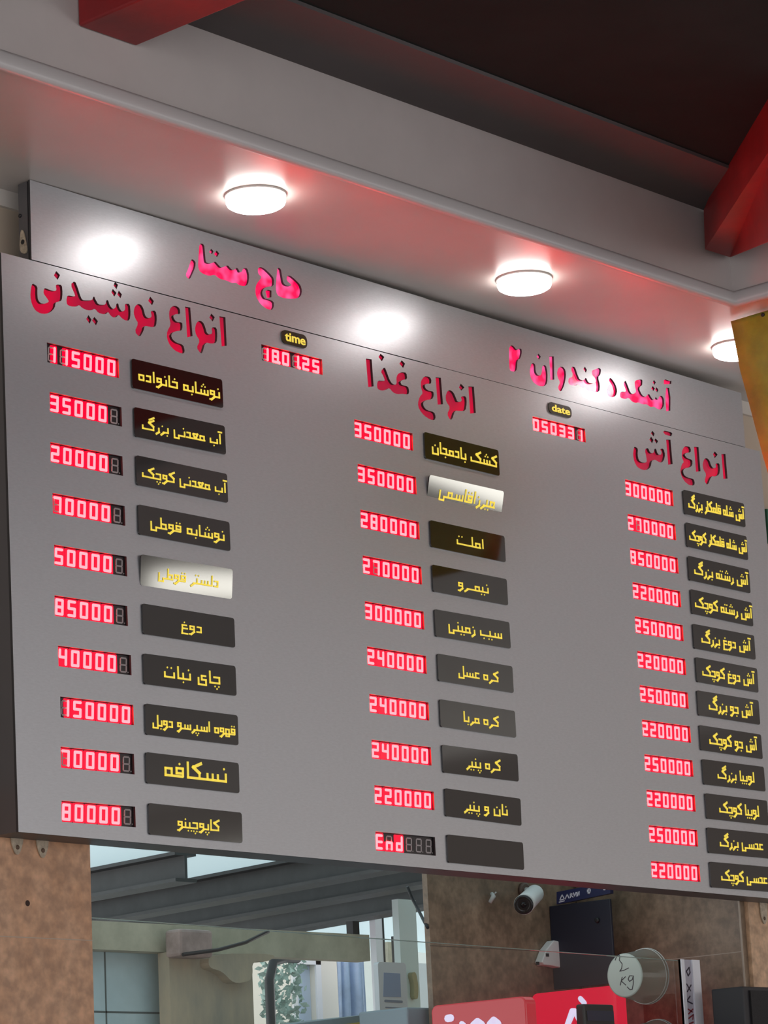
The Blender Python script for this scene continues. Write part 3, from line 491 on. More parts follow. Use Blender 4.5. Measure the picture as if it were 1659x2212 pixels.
MIRROR_TILT = {}                                          # two plates tilted to mirror the added glowing panes across the hall
for (c, r), zw in (((0, 4), 4.45), ((1, 1), 2.42)):
    x, z, _ = PLATES[c][2][r]; p = Vector((x + .16, 0, z - .039)); d = (p - CC).normalized()
    best = min((abs((p + (q := d - 2 * d.dot(n_) * n_) * ((xw - p.x) / q.x)).z - zw), a) for a in (k * .001 for k in range(0, 280)) for n_ in (Vector((0, -1, -a)).normalized(),))
    MIRROR_TILT[(c, r)] = best[1]
for c in range(3):
    W_, H_, rows = PLATES[c]
    for r, (x, z, ang) in enumerate(rows):
        special = (c, r) in ((0, 4), (1, 1))
        fr = frame_at(x, z, ang, MIRROR_TILT[(c, r)] if special else random.uniform(-.006, .006))
        pm = MB().prism(roundrect(0, W_, -H_, 0, .007, 4), fr, .0006, .0046)
        o = pm.build('name_plate', PLATE, board)
        if special: o['label'] = 'black mirror plate catching a pale reflection'
        text, a, b, hh = NAMES[c][r]
        if text:
            tx = MB(); write(tx, text, fr, W_ * a, W_ * b, -H_ * .665, H_ * hh, .0046, .0062)
            tx.build('gold_lettering', GOLD, o)
        elif c == 1: o['label'] = 'blank black plate'
for txt, pts4, nm in (('time', ((605.8, 711.3), (660.7, 725.6), (603, 740)), 'time_plate'), ('date', ((1182.7, 867.6), (1231.8, 880.3), (1183.5, 892)), 'date_plate')):
    a, b, c_ = (bp(*p) for p in pts4); w = math.hypot(b[0] - a[0], b[1] - a[1]); h = a[1] - c_[1]; fr = frame_at(a[0], a[1], math.atan2(b[1] - a[1], b[0] - a[0]))
    o = MB().prism(roundrect(0, w, -h, 0, h * .42, 6), fr, .0005, .004).build(nm, mat('dark_olive_plate', (.03, .022, .006), .25), board)
    latin(txt, 'gold_lettering', GOLD, fr, w * .12, w * .92, -h * .78, -h * .16, .004, .0052, o, .022)

# ================================================================== THE HEADER SIGN
hTL, hTR, hBL, hBR = (bp(65, 387), bp(1603, 848), bp(65, 551), bp(1603, 966)); sT, sB = bp(923, 648), bp(926, 790)
zt = ZS - .001
header = thing('header_sign', (1.74, .02, hBL[1]), 'long grey metal name sign with glowing pink red writing above the price board', 'sign')
SX = (sT[0] + sB[0]) / 2; zb0 = TL[1] + .0035; zbS = TL[1] + (TR[1] - TL[1]) * .5 + .0035; zb1 = TR[1] + .0035
zb = lambda x: TL[1] + (TR[1] - TL[1]) * (x - TL[0]) / (TR[0] - TL[0]) + .003
ztop = lambda x: hTL[1] + (hTR[1] - hTL[1]) * (x - hTL[0]) / (hTR[0] - hTL[0]) - .001
L_ = cut_sheet('left_panel', [(hTL[0], ztop(hTL[0])), (hTL[0], zb(hTL[0])), (SX - .0006, zb(SX)), (SX - .0006, ztop(SX))], [sm(p) for p in LETTERING['haj_sattar']], .001, .008, header)
R_ = cut_sheet('right_panel', [(SX + .0006, ztop(SX)), (SX + .0006, zb(SX)), (hTR[0], zb(hTR[0])), (hTR[0], ztop(hTR[0]))], [sm(p) for p in LETTERING['kandovan']], .0035, .0100, header)
for k, lab in (('haj_sattar', 'glowing pink red name on the sign\'s near half'), ('kandovan', 'glowing pink red name on the sign\'s far half')):
    mb = MB()
    for p in LETTERING[k]: mb.prism(sm(p), wallframe, -.0130, -.0082 if k == 'haj_sattar' else -.0101)
    mb.build('name_lettering', SIGNRED, header)['label'] = lab
hc = MB(); hc.prism([(hTL[0] + .001, ztop(hTL[0]) - .001), (hTL[0] + .001, zb(hTL[0]) + .001), (hTR[0] - .001, zb(hTR[0]) + .001), (hTR[0] - .001, ztop(hTR[0]) - .001)], wallframe, -.0135, -.046)
hc.build('casing', mat('dark_grey_cabinet', ()), header)
bk = MB()
for bx in (.5, 1.7, 3.0): bk.box(bx - .03, bx + .03, .045, .113, 3.98, 4.04)
bk.build('standoff', MATS['dark_grey_cabinet'], header)
fl = MB(); e0 = at(50, 522, .03); xs_ = hTL[0] - .0005
fl.prism(chaikin([(-.036, e0.z + .030), (-.026, e0.z + .030), (-.012, e0.z - .026), (-.022, e0.z - .036), (-.042, e0.z - .022)], 2), facing_x(xs_), 0, .003)
fl.build('hanging_lug', RUST, header)
hl = MB(); hl.lathe((xs_ - .0030, .028, e0.z - .002), (-1, 0, 0), [(0, .0065), (.0006, .0065)], 16); hl.build('lug_hole', BLACK, header)
sw = MB(); e1 = at(43, 466, .04); sw.lathe((hTL[0] + .001, .040, e1.z), (-1, 0, 0), [(0, .005), (.003, .005), (.0045, .002)], 12); sw.build('screw', BLACK, header)

# ================================================================== CEILING LAMPS
LAMPM = bpy.data.materials.new('lit_opal_diffuser'); LAMPM.use_nodes = True
b_ = LAMPM.node_tree.nodes['Principled BSDF']; b_.inputs['Emission Color'].default_value = (1, .965, .93, 1); b_.inputs['Emission Strength'].default_value = LAMP_STRENGTH
RINGM = mat('lamp_ring', (.55, .53, .5), .4)
for (px, py), lab in (((552, 421), 'round lit ceiling lamp above the pink name on the sign\'s left half'), ((1132, 602), 'round lit ceiling lamp above the middle of the grey signs'), ((1593, 747), 'round lit ceiling lamp partly hidden behind the yellow banner')):
    p = atz(px, py, ZS); r = .0795
    t = thing('ceiling_lamp', (p.x, p.y, ZS - .035), lab, 'lamp', 'round lamps in the soffit')
    MB().lathe((p.x, p.y, ZS + .001), (0, 0, -1), [(0, r), (.006, r), (.007, r - .004), (.007, .01)], 48).build('base_ring', RINGM, t)
    MB().lathe((p.x, p.y, ZS - .0075), (0, 0, -1), [(0, r - .003), (.012, r - .003), (.019, r - .006), (.024, r - .014), (.0265, r - .030), (.027, .004)], 48).build('diffuser', LAMPM, t)

# ================================================================== RED BEAMS
pa, pb = at(168, 57, YF), at(298, 78, YF); pb.z = pa.z
bl = MB(); x0, x1, zb_ = pa.x, pa.x + .185, pa.z
bl.hexa([(x0, YF - .001, zb_), (x1, YF - .001, zb_), (x1 + .02, -2.6, zb_ + .02), (x0 + .02, -2.6, zb_ + .02)], [(x0, YF - .001, zb_ + .22), (x1, YF - .001, zb_ + .22), (x1 + .02, -2.6, zb_ + .24), (x0 + .02, -2.6, zb_ + .24)])
o = bl.build('wooden_beam', REDWOOD); bevel(o, .006); tag(o, 'dark red wooden beam end meeting the fascia at the top left', 'beam', 'red beams under the ceiling')
g = MB(); A = at(1522, 540, YF - .022); Bq = at(1580, 557, YF - .022); A2 = at(1690, 282, -1.3); B2 = at(1720, 501, -1.3); U0 = at(1519, 452, YF - .022); U2 = at(1690, 52, -1.3); V0 = U0 + (Bq - A); V2 = U2 + (B2 - A2)
g.hexa([A, Bq, B2, A2], [U0, V0, V2, U2])
o = g.build('wooden_beam', REDWOOD); bevel(o, .006); tag(o, 'bright red wooden beam in the inner corner of the soffit', 'beam', 'red beams under the ceiling')

# ================================================================== YELLOW BANNER, GREEN BOX
YELLOW = mat('yellow_vinyl', (.31, .33, .03), .32, nscale=9, namt=.25, bump=.25)
ed = [atz(1580, 692, ZS), atz(1700, 656, ZS)]; dirv = (ed[1] - ed[0]); dirv.z = 0; dirv.normalize(); nb = Vector((dirv.y, -dirv.x, 0))
if nb.x > 0: nb = -nb
def onb(px, py):
    d = ray(px, py); k = (ed[0] - CC).dot(nb) / d.dot(nb); return CC + d * k
left = [onb(*p) for p in ((1580, 692), (1584, 705), (1593, 745), (1601, 800), (1611, 845), (1623, 890), (1637, 940), (1650, 990), (1662, 1030), (1676, 1080))]
yb = MB(); cols = 9; ln = .62
for j, p in enumerate(left):
    for i in range(cols):
        k = i / (cols - 1); q = p + dirv * (k * ln); q.z = p.z if j else ZS - .004
        wv = .006 * math.sin(k * 9 + j * .8) + .004 * math.sin(j * 1.3)
        yb.v.append(q + nb * (.004 + wv * min(1, j * .4)))
for j in range(len(left) - 1):
    for i in range(cols - 1): yb.f.append([j * cols + i, j * cols + i + 1, (j + 1) * cols + i + 1, (j + 1) * cols + i]); yb.sm.append(True)
ban = yb.build('yellow_banner', YELLOW); md = ban.modifiers.new('thickness', 'SOLIDIFY'); md.thickness = .003; tag(ban, 'translucent yellow vinyl banner hanging from the soffit at the right edge', 'banner')
npnt = onb(1651, 681) + nb * .006; MB().lathe(npnt, nb, [(0, .006), (.003, .006), (.004, .003)], 12).build('eyelet', BLACK, ban)
gx = at(1650, 1150, .10); gz0, gz1 = at(1652, 1176, .1).z, at(1650, 1102, .1).z
gt = thing('green_sign', (gx.x + .3, .09, gz0), 'dark green sign on the wall behind the right end of the price board', 'sign')
MB().box(gx.x, gx.x + .6, .082, .1125, gz0, gz1).build('sign_face', mat('green_sign_paint', (.012, .13, .075), .4), gt)
MB().box(gx.x, gx.x + .6, .078, .1125, gz0 - .03, gz0).build('lower_strip', WHITE, gt)

# ================================================================== LUGS UNDER THE BOARD
def lug(px, py, lab, y=.0965, top=None):
    c = at(px, py, y - .002); z0, z1 = at(px, py + 24, y).z, BL[1] + .004
    pts = chaikin([(c.x - .020, z1), (c.x + .020, z1), (c.x + .017, z0 + .024), (c.x + .006, z0), (c.x - .006, z0), (c.x - .017, z0 + .024)], 1)
    o = MB().prism(pts, wallframe, -y - .0005, -y + .003).build('hanging_lug', RUST); tag(o, lab, 'bracket', 'metal lugs under the price board')
    MB().lathe((c.x, y - .003, z0 + .017), (0, -1, 0), [(0, .0055), (.0012, .0055), (.002, .003)], 14).build('screw', mat('dark_screw', (.12, .07, .04), .5), o)
    return o
lug(37, 1822, 'pale metal lug at the far left under the price board')
lug(92, 1829, 'pale metal lug beside the hatch, second from the left under the board')
lug(1650, 1972, 'metal lug under the right end of the price board')
hs = MB(); hp = at(60, 1951, .0975); hs.lathe((hp.x, .0985, hp.z), (0, -1, 0), [(0, .008), (.0015, .006), (.0016, .002)], 14); tag(hs.build('wall_plug', mat('dark_hole', (.05, .025, .018), .8)), 'small dark plugged hole in the brown stone pier', 'wall plug')

# ================================================================== THE HATCH: glass, post
YG = .17
ga, gb = at(196, 1982.5, YG), at(1462.5, 2076, YG); gb2 = gb.z
gt = thing('glass_screen', ((ga.x + gb.x) / 2, YG, 1.0), 'clear glass screen across the hatch with a free top edge', 'glass screen')
pane = MB(); pane.add([(ga.x - .05, YG, 1.0), (gb.x, YG, 1.0), (gb.x, YG, gb2), (ga.x - .05, YG, ga.z)], [(0, 1, 2, 3)]); pane.build('pane', GLASS, gt)
e = MB(); e.hexa([(ga.x - .05, YG - .004, ga.z), (gb.x, YG - .004, gb2), (gb.x, YG + .004, gb2), (ga.x - .05, YG + .004, ga.z)], [(ga.x - .05, YG - .004, ga.z + .0018), (gb.x, YG - .004, gb2 + .0018), (gb.x, YG + .004, gb2 + .0018), (ga.x - .05, YG + .004, ga.z + .0018)])
e.build('top_edge', GLASS_EDGE, gt)
pt = thing('sign_post', (gb.x + .03, YG, 1.0), 'white aluminium upright with a lettered strip at the end of the glass', 'post')
px0, px1, px2, px3, px4 = (max(at(q, 2076, YG - .012).x, gb.x + .0005) for q in (1463, 1468, 1476, 1493, 1509)); zt_ = at(1485, 2073, YG - .012).z
MB().box(px0, px1, YG - .012, YG - .004, 1.0, zt_).build('dark_gasket', mat('blue_black_gasket', (.02, .04, .07), .4), pt)
MB().box(px1, px2, YG - .016, YG - .004, 1.0, zt_).build('rail', ALU, pt); MB().box(px3, px4, YG - .016, YG - .004, 1.0, zt_).build('rail', ALU, pt)
st_ = MB().box(px2, px3, YG - .010, YG - .004, 1.0, zt_).build('lettered_strip', mat('grey_lilac_strip', (.42, .41, .48), .4), pt)
INK = mat('dark_ink', (.03, .02, .04), .6); INKR = mat('dark_red_ink', (.22, .02, .03), .6)
def stroke(mb, pts, fr, r, d0, d1):
    for i in range(len(pts) - 1): mb.prism(capsule(pts[i], pts[i + 1], r, 4), fr, d0, d1)
fpost = lambda u, v, d: Vector((u, YG - .010 - d, v))
def pp(px, py): p = at(px, py, YG - .011); return (p.x, p.z)
tx = MB()
for pl_ in ([(1489, 2090), (1483, 2098), (1487, 2108), (1491, 2101), (1489, 2090)], [(1478, 2119), (1481, 2126)], [(1484, 2126), (1492, 2140)], [(1493, 2128), (1485, 2142)], [(1484, 2162), (1491, 2152)], [(1484, 2162), (1496, 2168)]):
    stroke(tx, [pp(*q) for q in pl_], fpost, .0022, 0, .0008)
tx.build('strip_lettering', INK, st_)
tx = MB()
for pl_ in ([(1487, 2180), (1496, 2186)], [(1488, 2190), (1497, 2180)], [(1488, 2200), (1498, 2192), (1497, 2202)], [(1489, 2212), (1498, 2208)]):
    stroke(tx, [pp(*q) for q in pl_], fpost, .0022, 0, .0008)
tx.build('strip_lettering', INKR, st_)

# ================================================================== IN THE NICHE
# plastic tubs lying on their sides, bottoms towards the hall
TUBC = clear('milky_clear_plastic', (.80, .84, .78), 1.45, .42, (.62, .66, .56), .08)
def tub(px, py, y, lab, text):
    c = at(px, py, y); r0 = .0665; r1 = .083; L = .112
    t = thing('plastic_tub', (c.x + L / 2, y, c.z - r1), lab, 'tub', 'clear tubs lying in the niche')
    MB().lathe(c, (1, 0, 0), [(.003, r0 - .002), (.004, r0), (L * .9, r1 - .002), (L * .9, r1 + .002), (L, r1 + .002), (L, r1 - .001)], 48, cap0=False, cap1=False).build('tub_wall', TUBC, t)
    MB().lathe(c, (1, 0, 0), [(0, r0 - .004), (.0015, r0), (.004, r0)], 48).build('bottom_disc', mat('pale_mint_plastic', (.62, .72, .66), .35), t)
    rg = MB(); ring = [Vector((c.x + L, y + (r1 + .002) * math.cos(a), c.z + (r1 + .002) * math.sin(a))) for a in (2 * math.pi * k / 48 for k in range(49))]; rg.tube(ring, .0016, 6, False)
    ring = [Vector((c.x + L * .9, y + (r1 + .001) * math.cos(a), c.z + (r1 + .001) * math.sin(a))) for a in (2 * math.pi * k / 48 for k in range(49))]; rg.tube(ring, .0012, 6, False); rg.build('rim', mat('clear_rim', (.7, .74, .72), .2), t)
    if text:
        fx = lambda u, v, d: Vector((c.x - d, u, v)); Q = lambda px_, py_: (lambda p: (p.y, p.z))(atx(px_, py_, c.x))
        hw = MB()
        for pl_ in ([(1329, 2074), (1332, 2066), (1337, 2062), (1339, 2067), (1338, 2074), (1344, 2082), (1343, 2092), (1339, 2098), (1348, 2096), (1358, 2091)], [(1344, 2111), (1340, 2128)], [(1351, 2110), (1342, 2119), (1352, 2128)], [(1366, 2108), (1360, 2108), (1357, 2115), (1360, 2120), (1366, 2116), (1368, 2108), (1368, 2125), (1366, 2137), (1361, 2138), (1355, 2132)]):
            stroke(hw, [Q(*q) for q in pl_], fx, .00125, .0002, .0008)
        hw.build('handwriting', INK, t)
    return t
YT = .30
tub(1349, 2107, YT, 'upper clear tub lying on its side with 2 kg handwritten on its round end', True)
tub(1376, 2262, YT, 'lower clear tub whose top shows at the bottom edge under the handwritten one', False)
tb = at(1376, 2262, YT)
sh = MB(); sh.box(XN + .02, XP - .001, .25, YN - .001, tb.z - .12, tb.z - .0865); tag(sh.build('counter', mat('steel_counter', (.4, .4, .4), .3, .8)), 'steel counter under the tubs and red signs in the niche', 'counter')
CT = tb.z - .0865
# black cabinet on the back wall beside the corner
xb = at(1188, 1990, YN - .002).x; yb0, yb1 = YN - .002, atx(1320, 1990, xb).y
zb0_, zb1_ = at(1188, 2138, yb0).z, at(1188, 1958, yb0).z
bt = thing('wall_monitor', (xb + .02, (yb0 + yb1) / 2, zb0_), 'black screen casing standing out from the niche wall beside the camera', 'monitor')
o = MB().box(xb, xb + .010, yb1, yb0, zb0_, zb1_).build('casing', NAVY, bt); bevel(o, .002)
zl0 = atx(1320, 1926, xb).z; strip = MB(); fX = lambda u, v, d: Vector((xb - d, u, v))
YQ = lambda px_, py_: (lambda p: (p.y, p.z))(atx(px_, py_, xb))
strip.prism([YQ(1204, 1954), YQ(1320, 1930), YQ(1320, 1905), YQ(1204, 1927)], fX, -.012, .004)
so = strip.build('brand_strip', mat('dark_blue_strip', (.02, .025, .09), .4), bt)
lt = MB()
def line(*pl_): stroke(lt, [YQ(*q) for q in pl_], fX, .0016, .004, .0052)
line((1211, 1945), (1216, 1933), (1221, 1942), (1211, 1945))
line((1223, 1942), (1227, 1932), (1231, 1940)); line((1234, 1939), (1234, 1930), (1239, 1931), (1235, 1934), (1240, 1938)); line((1241, 1929), (1243, 1937), (1246, 1928)); line((1248, 1928), (1248, 1936)); line((1250, 1935), (1250, 1927), (1253, 1934), (1253, 1926))
line((1210, 1949), (1221, 1946)); line((1271, 1921), (1271, 1928), (1274, 1931), (1277, 1927), (1277, 1920), (1271, 1921)); line((1274, 1923), (1274, 1928)); line((1306, 1922), (1309, 1922)); line((1315, 1921), (1317, 1921))
lt.build('strip_lettering', mat('white_print', (.75, .76, .85), .5), so)
kb = MB(); kb.lathe((xb, *YQ(1291, 1988)), (-1, 0, 0), [(0, .009), (.006, .008), (.007, .004)], 18); kb.build('knob', BLACK, bt)
# bullet camera
cf, cr_ = at(1131, 1954.5, YN - .15), at(1156, 1930, YN - .065); ax = (cf - cr_).normalized(); Lc = (cf - cr_).length
ct = thing('security_camera', (cr_.x, YN - .1, cf.z - .03), 'white bullet security camera with a black face on the niche wall', 'security camera')
MB().lathe(cr_, ax, [(0, .021), (.004, .0285), (Lc * .8, .0305), (Lc * .985, .0315)], 36).build('body', WHITE, ct)
MB().lathe(cf, ax, [(-.004, .0308), (.002, .0300), (.004, .026), (.001, .018)], 36).build('face', mat('camera_face', (.012, .012, .014), .15), ct)
MB().lathe(cf + ax * .001, ax, [(0, .009), (.002, .0085), (.0035, .004)], 20).build('lens', mat('lens_glass', (.004, .004, .006), .05), ct)
MB().tube([cr_ + ax * .02, cr_ + Vector((.012, .03, .012)), Vector((cr_.x + .02, YN - .012, cr_.z + .016))], .010, 12).build('arm', WHITE, ct)
mp_ = Vector((cr_.x + .02, YN - .001, cr_.z + .016)); MB().lathe(mp_, (0, -1, 0), [(0, .026), (.010, .026), (.013, .02)], 24).build('mount', mat('brown_mount', (.09, .055, .04), .5), ct)
# white junction box
jb = MB(); YJ = YN - .002; jq = [at(*p, YJ) for p in ((1196, 2092), (1196, 2036), (1181, 2033), (1165, 2053), (1155, 2080), (1160, 2086), (1178, 2088))]
jbt = thing('junction_box', (jq[0].x, YJ, jq[0].z), 'small white junction box under the black casing on the niche wall', 'junction box')
o = jb.prism([(q.x, q.z) for q in jq], wallframe, -YJ - .001, -YJ + .03).build('housing', WHITE, jbt); bevel(o, .003)
for q in ((1182, 2063), (1161, 2081)):
    c = at(*q, YJ - .031); MB().box(c.x - .006, c.x + .006, YJ - .034, YJ - .029, c.z - .005, c.z + .005).build('plug', BLACK, jbt)
# little hook
hk = MB(); hk.tube([at(1062, 1930, YN - .01), at(1066, 1936, YN - .02), at(1058, 1950, YN - .012)], [.006, .008, .006], 8); hk.tube([at(1067, 1932, YN - .012), at(1072, 1927, YN - .02)], .0025, 6)
tag(hk.build('wall_hook', mat('grey_white_plastic', (.5, .52, .5), .5)), 'tiny white hook on the niche wall above the left red sign', 'hook')
# red box signs standing across the niche
def red_sign(far, near, ztop_px, yfar, ynear, lab, strokes, m, r):
    p = at(*far, yfar); xs = p.x; q = atx(*near, xs)
    t = thing('red_sign', (xs, (yfar + q.y) / 2, CT), lab, 'sign', 'red lit signs behind the glass')
    fx = lambda u, v, d: Vector((xs - d, u, v))
    z1 = min(p.z, q.z); z1 = (p.z + q.z) / 2
    o = MB().prism(roundrect(q.y, p.y, CT, z1, .022, 6), fx, -.05, 0).build('light_box', m, t); bevel(o, .004)
    w = MB(); Q = lambda px_, py_: (lambda s: (s.y, s.z))(atx(px_, py_, xs - .001))
    for pl_, rr in strokes: stroke(w, [Q(*s) for s in pl_], fx, rr, .0005, .004)
    w.build('white_lettering', WHITESIGN, t); return xs
red_sign((1147, 2146), (1330, 2129), 0, YN - .01, 0, 'bright red lit sign with white strokes behind the glass beside the tubs',
         [([(1225, 2216), (1236, 2184), (1242, 2184), (1256, 2212)], .0085), ([(1254, 2157), (1263, 2167)], .008), ([(1317, 2186), (1321, 2190)], .006), ([(1240, 2184), (1222, 2226)], .0085)], REDSIGN, .02)
REDPALE = glow('pale_red_sign', (.38, .022, .03), 1.0)
red_sign((931, 2176), (1134, 2148), 0, YN - .06, 0, 'paler red lit sign with white letter tops at the foot of the niche wall',
         [([(967, 2200), (975, 2199)], .011), ([(972, 2222), (972, 2226)], .012), ([(998, 2212), (1003, 2216)], .009), ([(1022, 2216), (1032, 2207), (1042, 2214)], .011), ([(1058, 2214), (1067, 2204), (1077, 2212)], .011)], REDPALE, .02)
cr0 = at(1264, 2190, .27); cz = at(1264, 2168, .27).z; x1_ = at(1330, 2190, .27).x
crd = thing('card_reader', ((cr0.x + x1_) / 2, .30, CT), 'black card reader in front of the bright red sign', 'card reader')
o = MB().hexa([(cr0.x, .27, CT), (x1_, .27, CT), (x1_, .31, CT), (cr0.x, .31, CT)], [(cr0.x, .275, cz), (x1_, .275, cz), (x1_, .305, cz), (cr0.x, .305, cz)]).build('body', BLACK, crd); bevel(o, .006)
MB().box(cr0.x + .012, x1_ - .012, .268, .272, cz - .05, cz - .02).build('screen', mat('grey_blue_lcd', (.03, .04, .08), .2), crd)
# loudspeaker at the right edge, in front of the pier
sp0 = at(1606, 2150, -.02); sz = at(1620, 2131, -.02).z
sp = thing('loudspeaker', (sp0.x + .12, .03, sz - .35), 'black loudspeaker against the light stone pier at the lower right', 'loudspeaker')
o = MB().box(sp0.x, sp0.x + .22, -.02, .0975, sz - .35, sz).build('cabinet', mat('black_speaker_case', (.014, .014, .018), .5), sp); bevel(o, .004)
MB().box(sp0.x + .03, sp0.x + .2, -.026, -.019, sz - .33, sz - .012).build('grille', mat('speaker_grille', (.008, .008, .009), .7, nscale=300, bump=.4), sp)

# ================================================================== KITCHEN AND YARD BEYOND THE HATCH
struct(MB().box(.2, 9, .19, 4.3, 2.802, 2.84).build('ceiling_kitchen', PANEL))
def ibeam(xr_, y0, y1, lab, sk=.09):
    z0, z1 = 2.70, 2.801; t = MB()
    def bar(dx0, dx1, za, zb__): t.hexa([(xr_ + dx0 + sk * (y0 - 2.4), y0, za), (xr_ + dx1 + sk * (y0 - 2.4), y0, za), (xr_ + dx1 + sk * (y1 - 2.4), y1, za), (xr_ + dx0 + sk * (y1 - 2.4), y1, za)], [(xr_ + dx0 + sk * (y0 - 2.4), y0, zb__), (xr_ + dx1 + sk * (y0 - 2.4), y0, zb__), (xr_ + dx1 + sk * (y1 - 2.4), y1, zb__), (xr_ + dx0 + sk * (y1 - 2.4), y1, zb__)])
    bar(0, .10, z0, z0 + .012); bar(.045, .057, z0 + .012, z1 - .012); bar(0, .10, z1 - .012, z1)
    o = t.build('steel_joist', STEEL); tag(o, lab, 'joist', 'steel joists over the kitchen'); return o
ibeam(2.585, 1.90, 4.2, 'short steel roof joist nearest the left pier', .13)
ibeam(3.13, .95, 4.2, 'second steel roof joist behind the bottom edge of the price board', .16)
ibeam(3.57, .95, 4.2, 'third steel roof joist behind the hatch', .18)
ibeam(4.10, .95, 4.2, 'last steel roof joist, above the pale yard opening', .20)
# reflections in the glass, built as a solid lintel and pillar behind it
YL = 1.6
CONC = mat('stained_concrete', (.36, .35, .27), .7, nscale=7, col2=(.56, .54, .42), bump=.1)
CONC2 = mat('mottled_brown_concrete', (.34, .32, .26), .7, nscale=6, col2=(.54, .45, .32), bump=.1, stretch=(1.6, 1, .5))
a, b = at(196, 1983, YL), at(800, 2071, YL); z_t = at(500, 2004, YL).z; z_b = at(500, 2063, YL).z
o = MB().box(a.x - .1, b.x, YL, YL + .06, z_b, z_t).build('reflected_lintel', CONC); tag(o, 'reflection of a stained concrete lintel, built solid behind the glass', 'lintel')
p0, p1 = at(366, 2100, YL - .03).x, at(545, 2100, YL - .03).x
pil = thing('reflected_pillar', ((p0 + p1) / 2, YL, 0), 'reflection of a mottled concrete pillar, built solid behind the glass', 'pillar')
MB().box(p0, p1, YL - .03, YL + .02, 0, z_b - .002).build('shaft', CONC2, pil)
pc0, pc1 = at(380, 2060, YL - .08).x, at(452, 2060, YL - .08).x
o = MB().box(pc0, pc1, YL - .10, YL - .031, at(400, 2066, YL - .1).z, at(400, 2006, YL - .1).z).build('stained_block', mat('mauve_stained_block', (.38, .29, .27), .6, nscale=12, namt=.3), pil); bevel(o, .01)
rk = MB(); rk.prism(chaikin([(lambda q: (q.x, q.z))(at(*s, YL - .07)) for s in ((452, 2060), (600, 2060), (580, 2078), (545, 2076), (546, 2108), (538, 2120), (505, 2125), (480, 2098), (450, 2090))], 2), wallframe, -YL + .03, -YL + .07)
rk.build('broken_render', CONC2, pil)
# tiled wall at the far left
YTW = 1.68; t0, t1 = at(190, 2100, YTW).x, at(420, 2100, YTW).x
TILE = mat('pale_blue_tile', (.52, .68, .74), .22, nscale=5, namt=.10)
struct(MB().box(t0 - .3, t1, YTW, YTW + .1, 0, 2.5).build('wall_tiled', TILE))
tg = MB(); gxx = at(228, 2120, YTW - .001).x; gzz = at(280, 2187, YTW - .001).z; tg.box(gxx - .003, gxx + .003, YTW - .001, YTW + .001, 1.5, 2.5); tg.box(t0 - .3, t1, YTW - .001, YTW + .001, gzz - .003, gzz + .003)
struct(tg.build('trim_6', mat('tile_grout', (.10, .13, .13), .8)))
# yard: pale walls and things beyond
YW = 5.2
struct(MB().box(at(540, 2100, YW).x - 1.5, at(960, 2100, YW).x + 2.5, YW, YW + .1, 0, 4.2).build('wall_yard', mat('pale_green_wall', (.66, .76, .76), .6, emit=None, nscale=2, namt=.12)))
YB = 4.6
hb = thing('white_outbuilding', (at(690, 2200, YB).x, YB, 0), 'cream outbuilding with a recessed window in the yard behind the glass', 'building')
h0, h1, h2, h3, h4 = (at(q, 2140, YB).x for q in (627, 640, 681, 690, 738)); ztp, zwt, = at(690, 1975, YB).z, at(650, 2083, YB).z
wl = MB(); wl.box(h0, h1, YB, YB + .35, 0, ztp); wl.box(h2, h4, YB, YB + .35, 0, ztp); wl.box(h1, h2, YB, YB + .35, zwt, ztp); wl.box(h1, h2, YB + .05, YB + .35, 0, zwt)
wl.build('wall', mat('cream_render', (.86, .82, .74), .7), hb)
MB().box(h1 + .001, h2 - .001, YB + .03, YB + .049, 0, zwt - .001).build('window_pane', mat('pale_blue_pane', (.55, .66, .80), .3), hb)
fr_ = MB(); fr_.box(h1 - .035, h1, YB - .012, YB - .0005, 0, zwt + .035); fr_.box(h2, h2 + .035, YB - .012, YB - .0005, 0, zwt + .035); fr_.box(h1 - .035, h2 + .035, YB - .012, YB - .0005, zwt, zwt + .035)
fr_.build('window_surround', mat('white_surround', (.86, .87, .9), .6), hb)
# black gate frame
YD = 4.0; d0, d1 = at(578, 2100, YD).x, at(586, 2100, YD).x; dz = at(590, 2068, YD).z
gf = MB(); gf.tube([(d0 + .01, YD, 0), (d0 + .01, YD, dz - .10), (d0 + .04, YD, dz - .02), (d0 + .12, YD, dz), (d0 + .20, YD, dz)], .022, 8); tag(gf.build('gate_frame', mat('black_tube', (.02, .025, .03), .4)), 'dark round cornered gate frame left of the cream outbuilding', 'gate frame')
# shrub
LEAF = mat('hazy_green_leaves', (.36, .50, .46), .6, nscale=30, namt=.4)
sb = MB(); xs0, xs1 = at(588, 2150, 4.4).x, at(619, 2150, 4.4).x
for i in range(1500):
    c = Vector((random.uniform(xs0, xs1), random.uniform(4.25, 4.5), random.uniform(1.2, at(600, 2078, 4.4).z))); r = random.uniform(.014, .03)
    u = Vector((random.uniform(-1, 1), random.uniform(-1, 1), random.uniform(-1, 1))).normalized() * r; w = u.cross(Vector((random.random(), random.random(), .4))).normalized() * r * .5
    sb.add([c - u, c + w, c + u, c - w], [(0, 1, 2, 3)])
shr = thing('shrub', ((xs0 + xs1) / 2, 4.38, 0), 'hazy green shrub between the gate frame and the cream outbuilding', 'shrub')
sb.build('foliage', LEAF, shr); MB().tube([((xs0 + xs1) / 2, 4.38, 0), ((xs0 + xs1) / 2 + .03, 4.38, 1.3)], .03, 8).build('stem', mat('bark', (.1, .08, .06), .8), shr)
